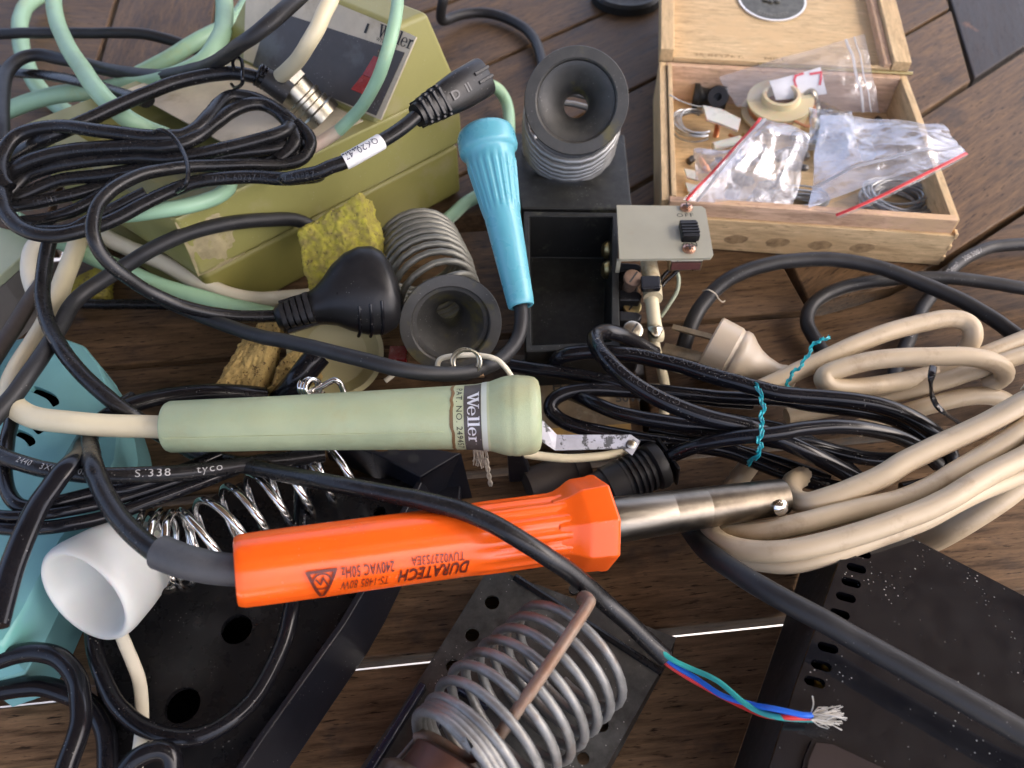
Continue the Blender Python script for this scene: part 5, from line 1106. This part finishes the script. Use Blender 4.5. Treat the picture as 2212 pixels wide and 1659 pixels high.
tag(obj('cable_tie',MB().tube(catmull([P(*q) for q in ((2016,792,42),(2012,815,42),(2012,848,34),(2022,874,30),(2038,890,28),(2058,904,22),(2090,925,14))],8),1.5,8,.5),M['black_gloss']),'black plastic tie holding the beige cable turns together','cable tie')
# ribbed black plug end behind the orange collar
rbk=thing('ribbed_connector','black rubber connector with ribbed strain relief behind the orange collar','connector',P(1380,1040,10))
ka,kb=P(1428,1000,22),P(1270,1075,18); KF=frame(ka,kb-ka); LK=(kb-ka).length
mb=MB().lathe([(0,3),(0,9.2),(1.5,9.8),(4,9.6),(5,7.6),(LK*.5,7.4),(LK*.52,8.6),(LK*.74,8.8),(LK*.76,8.0),(LK,8.0)],KF,30)
obj('body',mb,M['rubber'],rbk,ang=40)
for k in range(5):
    x=5.6+k*2.5; obj('rib',MB().lathe([(x,7.2),(x+.2,8.8),(x+1.3,8.8),(x+1.5,7.2)],KF,24,cap=False),M['rubber'],rbk)
obj('back_flange',MB().box((-3,-7,-6),(-1.6,9,8),KF),M['black_plastic'],rbk,bevel=.6)
ca_,cb_=P(1200,1040,9),P(1258,1018,9); 
cap_=thing('rubber_ferrule','short dark rubber ferrule lying above the orange collar','ferrule',ca_)
obj('tube',MB().lathe([(-6,7),(14,7.2),(14.2,8.2),(20,8.2),(20,5),(18,5)],frame(ca_-Vector((6,0,0)),cb_-ca_),28),M['brown_black'],cap_)
sg=thing('black_clip','blue black plastic clip standing below the frayed string','clip',P(1110,1010,0))
q=[P(1095,978,34),P(1130,985,34),P(1150,1040,4),P(1100,1042,4)]; obj('clip_plate',MB().prism(q,[p+Vector((0,7,-3)) for p in q]),M['plastic_navy'],sg,bevel=.8)
lead('thin_cream_wire','thin cream wire running below the grey metal strip',[(1120,978,30),(1160,984,28),(1220,991,26),(1290,988,24),(1340,978,22),(1385,965,18)],19,'cream',n=10)
tag(obj('thread',MB().tube(catmull([P(*q) for q in ((1518,628,19),(1530,626,24),(1545,634,22),(1552,645,16),(1560,652,10),(1566,650,6))],6),.3,6),mk('pale_thread',(.5,.44,.34),.9)),'wisp of pale thread snagged on the arching grey black cable','thread')
# ---------------------------------------------------------------- things in the cigar box
M['film']=film('clear_plastic_film',op=.15,rough=.2,wr=.5); M['film_hazy']=film('hazy_plastic_film',op=.27,rough=.22,wr=.8)
M['bag_red']=mk('red_zip_strip',(.62,.05,.05),.35,var=.08); M['zip_clear']=film('zip_ridge_film',op=.55,rough=.2,wr=.2)
M['paper']=mk('white_paper_slip',(.72,.72,.74),.7,var=.05)
def bag(label,cor,thick,mat,seed,amp=2.6,zips=(),nu=56,nv=44,fold=.0):
    A_,B_,C_,D_=[P(*q) for q in cor]           # A top left, B top right, C bottom right, D bottom left
    th=thing('plastic_bag',label,'plastic bag',(A_+B_+C_+D_)/4)
    nv0=((B_-A_).cross(D_-A_)).normalized(); nv0=nv0 if nv0.dot(CAMP-A_)>0 else -nv0
    def pt(s,t,side):
        p=A_.lerp(B_,s).lerp(D_.lerp(C_,s),t); e=(min(1,4*s)*min(1,4*(1-s))*min(1,4*t)*min(1,4*(1-t)))
        q=Vector((s*2.2+seed,t*2.2,seed*1.7)); 
        h=1-2*abs(noise.noise(q*1.3)); h2=1-2*abs(noise.noise(Vector((s*5.+t*2.+seed,t*3.4-s*1.5,seed))))+.45*(1-2*abs(noise.noise(Vector((s*11.+seed,t*9.+s*4,seed*2)))))
        d=thick*e*side*(.75+.5*noise.noise(q))+amp*(.6*h+.22*h2)*(.35+.65*e)
        return p+nv0*d+noise.noise_vector(q*1.5)*amp*.5*(1-e)
    sides={}
    for nm,side in (('front_film',1.),('back_film',-.55)):
        mb=MB(); v=[pt(i/nu,j/nv,side) for j in range(nv+1) for i in range(nu+1)]; w=nu+1
        mb.add(v,[(j*w+i,j*w+i+1,(j+1)*w+i+1,(j+1)*w+i) for j in range(nv) for i in range(nu)])
        obj(nm,mb,M[mat],th,ang=60)
    for kind,(s0,t0),(s1,t1),w in zips:
        path=[pt(s0+(s1-s0)*k/30,t0+(t1-t0)*k/30,1.)+nv0*.35 for k in range(31)]
        obj('zip_strip',MB().tube(path,w,8,.5),M['bag_red' if kind=='red' else 'zip_clear'],th,label=('red zip strip' if kind=='red' else None))
    return th,pt,nv0
def onbag(pt,nv0,s,t,ds_,dt_): return lambda x,y:pt(s+x*ds_[0]+y*dt_[0],t+x*ds_[1]+y*dt_[1],-.2)+nv0*.5
# black spool pieces
blk=thing('black_bobbin','small black rubber bobbin beside the cream braid spool','bobbin',P(1530,212,8))
F=frame(P(1508,208,10),P(1572,214,10)-P(1508,208,10)); 
obj('bobbin',MB().lathe([(-3,2.2),(-3,7.6),(0,7.8),(1,6),(3,5.2),(11,5.2),(13,6),(14,7.4),(17,7.2),(17,2)],F,28),M['dusty_black'],blk,ang=40)
F=frame(P(1551,209,15),(CAMP-P(1551,209,15))); obj('end_face',MB().lathe([(-7,6.6),(0,6.6),(.8,6),(.8,2.2),(-3,2.0)],F,28),M['rubber'],blk,ang=40)
# copper braid spool
M['spool']=mk('translucent_cream_spool',(.62,.54,.34),.35,var=.05,sss=.3)
M['copper_wire']=mk('copper_braid',(.62,.27,.13),.35,.85,var=.15,vs=500,bump=.3,bs=2500)
spc=P(1672,243,10); sl_=thing('braid_spool','translucent cream spool wound with copper desoldering braid','spool',spc)
F=frame(spc,Vector((-.08,-.10,1)))
obj('lower_flange',MB().lathe([(0,8),(0,19.5),(1.4,19.8),(1.7,8)],F,48),M['spool'],sl_,ang=40)
obj('braid',MB().lathe([(1.8,12),(1.9,15.5),(3,16.3),(6,16.3),(7,15.4),(7.1,12)],F,48),M['copper_wire'],sl_,ang=40)
F2=F@Matrix.Translation((1.5,1.5,-1.5)); obj('upper_flange',MB().lathe([(7.2,9),(7.2,19.2),(9,19.4),(9.4,11.5),(13,10.8),(13.2,9),(3,8.6)],F2,48,cap=False),M['spool'],sl_,ang=40)
obj('loose_braid',MB().tube(catmull([P(1668,258,17),P(1700,254,18),P(1726,266,18),P(1745,273,18),P(1757,262,19),P(1760,244,20),P(1758,228,18)],8),1.2,10,.5),M['copper_wire'],sl_)
obj('steel_strap',MB().tube(catmull([P(1735,200,22),P(1752,194,24),P(1764,204,22),P(1764,226,16),P(1758,250,10)],7),2.6,8,.18),M['nickel'],sl_)
# small translucent offcut, copper scraps and tubes
M['milky']=mk('milky_plastic',(.55,.56,.50),.3,var=.05,sss=.4)
oc=thing('plastic_offcut','small milky bent plastic offcut by the black bobbin','plastic offcut',P(1560,250,12))
o_=[(1519,229),(1560,238),(1600,258),(1594,282),(1556,266),(1527,258)]
tpz_=pz(o_,17); obj('strip',MB().prism(tpz_,[q-Vector((0,0,1.4)) for q in tpz_]),M['milky'],oc,bevel=.4)
obj('folded_edge',MB().prism([tpz_[0],tpz_[1],tpz_[2],tpz_[2]-Vector((0,0,5)),tpz_[1]-Vector((0,0,5)),tpz_[0]-Vector((0,0,5))],[q+Vector((0,1,0)) for q in (tpz_[0],tpz_[1],tpz_[2],tpz_[2]-Vector((0,0,5)),tpz_[1]-Vector((0,0,5)),tpz_[0]-Vector((0,0,5)))]),M['milky'],oc)
M['solder']=mk('dull_solder_wire',(.36,.37,.37),.34,.8,var=.15,vs=300,rv=.1)
def wirecoil(name,label,ctr,z,ru,rv,n,r,a0=0,a1=2*pi,spread=3.,seed=1):
    th=thing(name,label,'wire coil',P(*ctr,z)); c=P(*ctr,z); rg=random.Random(seed)
    for k in range(n):
        dr=rg.uniform(-spread,spread); dx,dy,dz=rg.uniform(-1.2,1.2),rg.uniform(-1.2,1.2),rg.uniform(-2,3); ph=rg.uniform(0,6); m=40
        pts=[]
        for i in range(m+1):
            a=a0+(a1-a0)*i/m; q=1+.05*sin(2*a+ph); pts.append(c+Vector((dx+(ru+dr)*q*cos(a),dy+(rv+dr)*q*sin(a),dz+1.6*sin(a+ph))))
        obj('turn',MB().tube(pts,r,7),M['solder'],th)
    return th
wirecoil('wire_coil','small grey solder wire coil against the left wall of the cigar box',(1498,268),12,11,13,9,.55,R(60),R(300),1.8,3)
th=wirecoil('wire_coil','large coil of grey solder wire in the near right corner of the cigar box',(1940,430),10,15.5,12.5,32,.6,0,2*pi,4.2,5)
th2=wirecoil('wire_coil','flattened bundle of solder wire between the two zip bags',(1702,438),9,19,7,20,.5,0,2*pi,3.,8)
lw=[P(*q) for q in ((1447,205,30),(1470,218,26),(1500,228,20),(1530,232,14))]
tag(obj('loose_wire',MB().tube(catmull(lw,6),.35,6),M['solder']),'fine loose wire hooked over the left wall of the cigar box','wire')
gt=thing('glass_tube','small clear glass tube among copper scraps in the cigar box','tube',P(1560,300,10))
cord('tube',gt,[(1540,318,10),(1570,310,11),(1600,302,12)],20,'milky',n=14)
cs_=thing('copper_scrap','bent copper strip scrap near the small solder coil','copper scrap',P(1545,285,8))
cord('strip',cs_,[(1550,268,9),(1548,282,8),(1545,296,6)],12,'copper_wire',flat=.3,n=8); cord('strip',cs_,[(1575,290,9),(1590,300,9),(1600,318,8)],10,'copper_wire',flat=.4,n=8)
# plastic bags
t1,pf,nn=bag('clear zip bag holding a red printed white slip, propped against the box back',((1552,166,30),(1868,72,46),(1900,246,14),(1590,232,16)),4.,'film',2.3,2.2,zips=(('c',(.875,0),(.885,1),1.0),('c',(.93,0),(.94,1),.5)))
sl0=MB(); m_=8
sv=[pf(.30+.36*i/m_,.30+.42*j/m_+(.08*(1-i/m_)),0)-nn*.3 for j in range(m_+1) for i in range(m_+1)]
sl0.add(sv,[(j*9+i,j*9+i+1,(j+1)*9+i+1,(j+1)*9+i) for j in range(m_) for i in range(m_)])
ps_=obj('paper_slip',sl0,M['paper'],t1)
M['red_print']=mk('red_print',(.60,.02,.05),.6,var=.05)
fs_=lambda x,y:pf(.46+x*.012,.62-y*.03,0)+nn*.25
rm=MB(); stroke(rm,[(6,9),(1.5,8.5),(0,6),(.5,2)],1.3,fs_,False); stroke(rm,[(10,8),(16,8),(15,4.5),(14,2)],1.3,fs_,False)
obj('red_mark',rm,M['red_print'],ps_)
t1b,pf2,n2=bag('crumpled clear zip bag with a red edge holding grey metal tips, left of the box',((1640,256,44),(1752,290,40),(1712,452,18),(1474,437,32)),11.,'film_hazy',5.1,3.0,zips=(('red',(.02,0),(.03,1),.8),('c',(.10,0),(.12,1),.9)))
M['grey_tip']=mk('blackened_metal_tip',(.13,.12,.11),.4,.6,var=.4,vs=120,spot=(.36,.33,.28),spots=90,spotl=(.5,.6))
for k,(u,v,z,l,r,a) in enumerate(((1700,330,20,15,3.2,.4),(1722,360,18,13,2.8,-.5),(1690,385,16,14,3.,1.2),(1735,330,17,10,2.6,1.8),(1660,400,14,12,2.8,.1),(1585,415,14,9,4.,.9),(1640,420,13,9,3.4,2.2))):
    F=frame(P(u,v,z),Vector((cos(a),sin(a),.15))); obj('metal_tip',MB().lathe([(-l/2,r*.6),(-l/2+1,r),(l*.1,r),(l*.15,r*.7),(l*.4,r*.6),(l/2,.3)],F,14),M['grey_tip'],t1b)
t1c,pf3,n3=bag('flat clear zip bag with a bold red strip hanging over the right wall',((1772,250,34),(2036,272,42),(2090,334,44),(1745,452,30)),7.,'film_hazy',8.7,3.4,zips=(('c',(.99,.80),(.0,.80),1.0),))
rp=[P(*q) for q in ((2087,331,46),(2050,350,46.5),(2000,375,45),(1950,400,43),(1900,425,40),(1850,447,37),(1806,465,33))]
obj('zip_strip',MB().tube(catmull(rp,5),1.0,8,.45),M['bag_red'],t1c,label='red zip strip')
v=[]; q0=catmull([P(*q) for q in ((2092,336,43.5),(2054,358,44),(2004,383,43),(1954,408,41),(1904,433,38),(1854,455,35),(1810,473,31))],5); q1=catmull(rp,5); q2=catmull([P(*q) for q in ((2078,318,47),(2030,330,47),(1970,356,45),(1915,384,43),(1860,412,40),(1810,434,36),(1752,452,30))],5)
mb=MB(); m_=len(q1); mb.add(q0+q1+q2,[(i,i+1,m_+i+1,m_+i) for i in range(m_-1)]+[(m_+i,m_+i+1,2*m_+i+1,2*m_+i) for i in range(m_-1)]); obj('bag_mouth',mb,M['film'],t1c)
for k,(u,v,z,l,r,a) in enumerate(((1838,290,16,20,5,.7),(1800,330,14,18,5,-.3),(1870,320,15,16,4,1.6))):
    F=frame(P(u,v,z),Vector((cos(a),sin(a),.1))); obj('metal_tip',MB().lathe([(-l/2,r*.6),(-l/2+1,r),(l*.1,r),(l*.15,r*.7),(l*.4,r*.6),(l/2,.3)],F,14),M['grey_tip'],t1c)
t1d,_,_=bag('small crumpled clear bag at the left wall of the box, under the red edged bag',((1500,322,22),(1585,326,26),(1575,385,18),(1505,392,14)),3.,'film_hazy',12.4,2.4)
for k,(u,v,w) in enumerate(((1478,375,26),(1480,405,24))):
    q=pz([(u,v-12),(u+w,v-6),(u+w+6,v+14),(u+6,v+8)],9-k*2); tag(obj('plastic_offcut',MB().prism(q,[p-Vector((0,0,1.2)) for p in q]),M['milky'],bevel=.3),('milky plastic chip lying by the left wall above the other chip','milky plastic chip by the left wall nearest the switch plate')[k],'plastic offcut')

# assorted small parts lying on the bottom of the box
M['dark_bit']=mk('dark_metal_bit',(.05,.045,.04),.4,.5,var=.3,vs=200); M['brass_bit']=mk('brass_bit',(.5,.36,.14),.35,.8,var=.2,vs=200)
rb_=random.Random(21)
tips=[(1760,245,'grey_tip'),(1790,232,'brass_bit'),(1900,262,'dark_bit'),(1960,300,'grey_tip'),(1990,350,'grey_tip'),(1620,290,'brass_bit'),(1600,340,'dark_bit'),(1560,350,'grey_tip'),(1520,355,'copper_wire'),(1760,420,'grey_tip'),(1735,300,'dark_bit'),(1880,300,'grey_tip'),(1915,340,'brass_bit'),(1500,340,'dark_bit')]
names=('slender grey','brass coloured','stubby black','dull grey','scratched grey','tiny brass','short dark','pitted grey','copper toned','long grey','blunt dark','ringed grey','small brass','crooked black')
for (u,v,mt),nm in zip(tips,names):
    F=frame(P(u,v,7.5),Vector((rb_.uniform(-1,1),rb_.uniform(-1,1),.12))); l=rb_.uniform(9,16); r=rb_.uniform(1.6,2.9)
    o=obj('iron_tip',MB().lathe([(-l/2,r*.5),(-l/2+.8,r),(-l*.1,r),(-l*.05,r*.72),(l*.3,r*.66),(l/2,.4)],F,14),M[mt])
    o['group']='loose soldering tips in the cigar box'; tag(o,nm+' soldering tip lying loose on the floor of the cigar box','soldering tip','loose soldering tips in the cigar box')

M['film_smoky']=film('dull_greyish_film',tint=(.74,.74,.68),op=.16,rough=.2,wr=.8)
t1e,_,_=bag('dull greyish zip bag squeezed between the braid spool and the red strip bag',((1748,236,26),(1842,244,28),(1850,322,22),(1742,330,18)),6.,'film_smoky',15.2,3.2)
for k,(u,v,z,l,r,a) in enumerate(((1790,262,13,16,3,.3),(1772,290,12,14,3.4,1.1),(1812,300,12,15,3,-.4),(1620,345,12,16,3.6,.4),(1650,330,13,14,3,1.4),(1600,390,12,15,4,-.3))):
    F=frame(P(u,v,z),Vector((cos(a),sin(a),.1))); obj('metal_tip',MB().lathe([(-l/2,r*.6),(-l/2+1,r),(l*.1,r),(l*.15,r*.7),(l*.4,r*.6),(l/2,.3)],F,14),M['grey_tip'],t1e if k<3 else t1b)
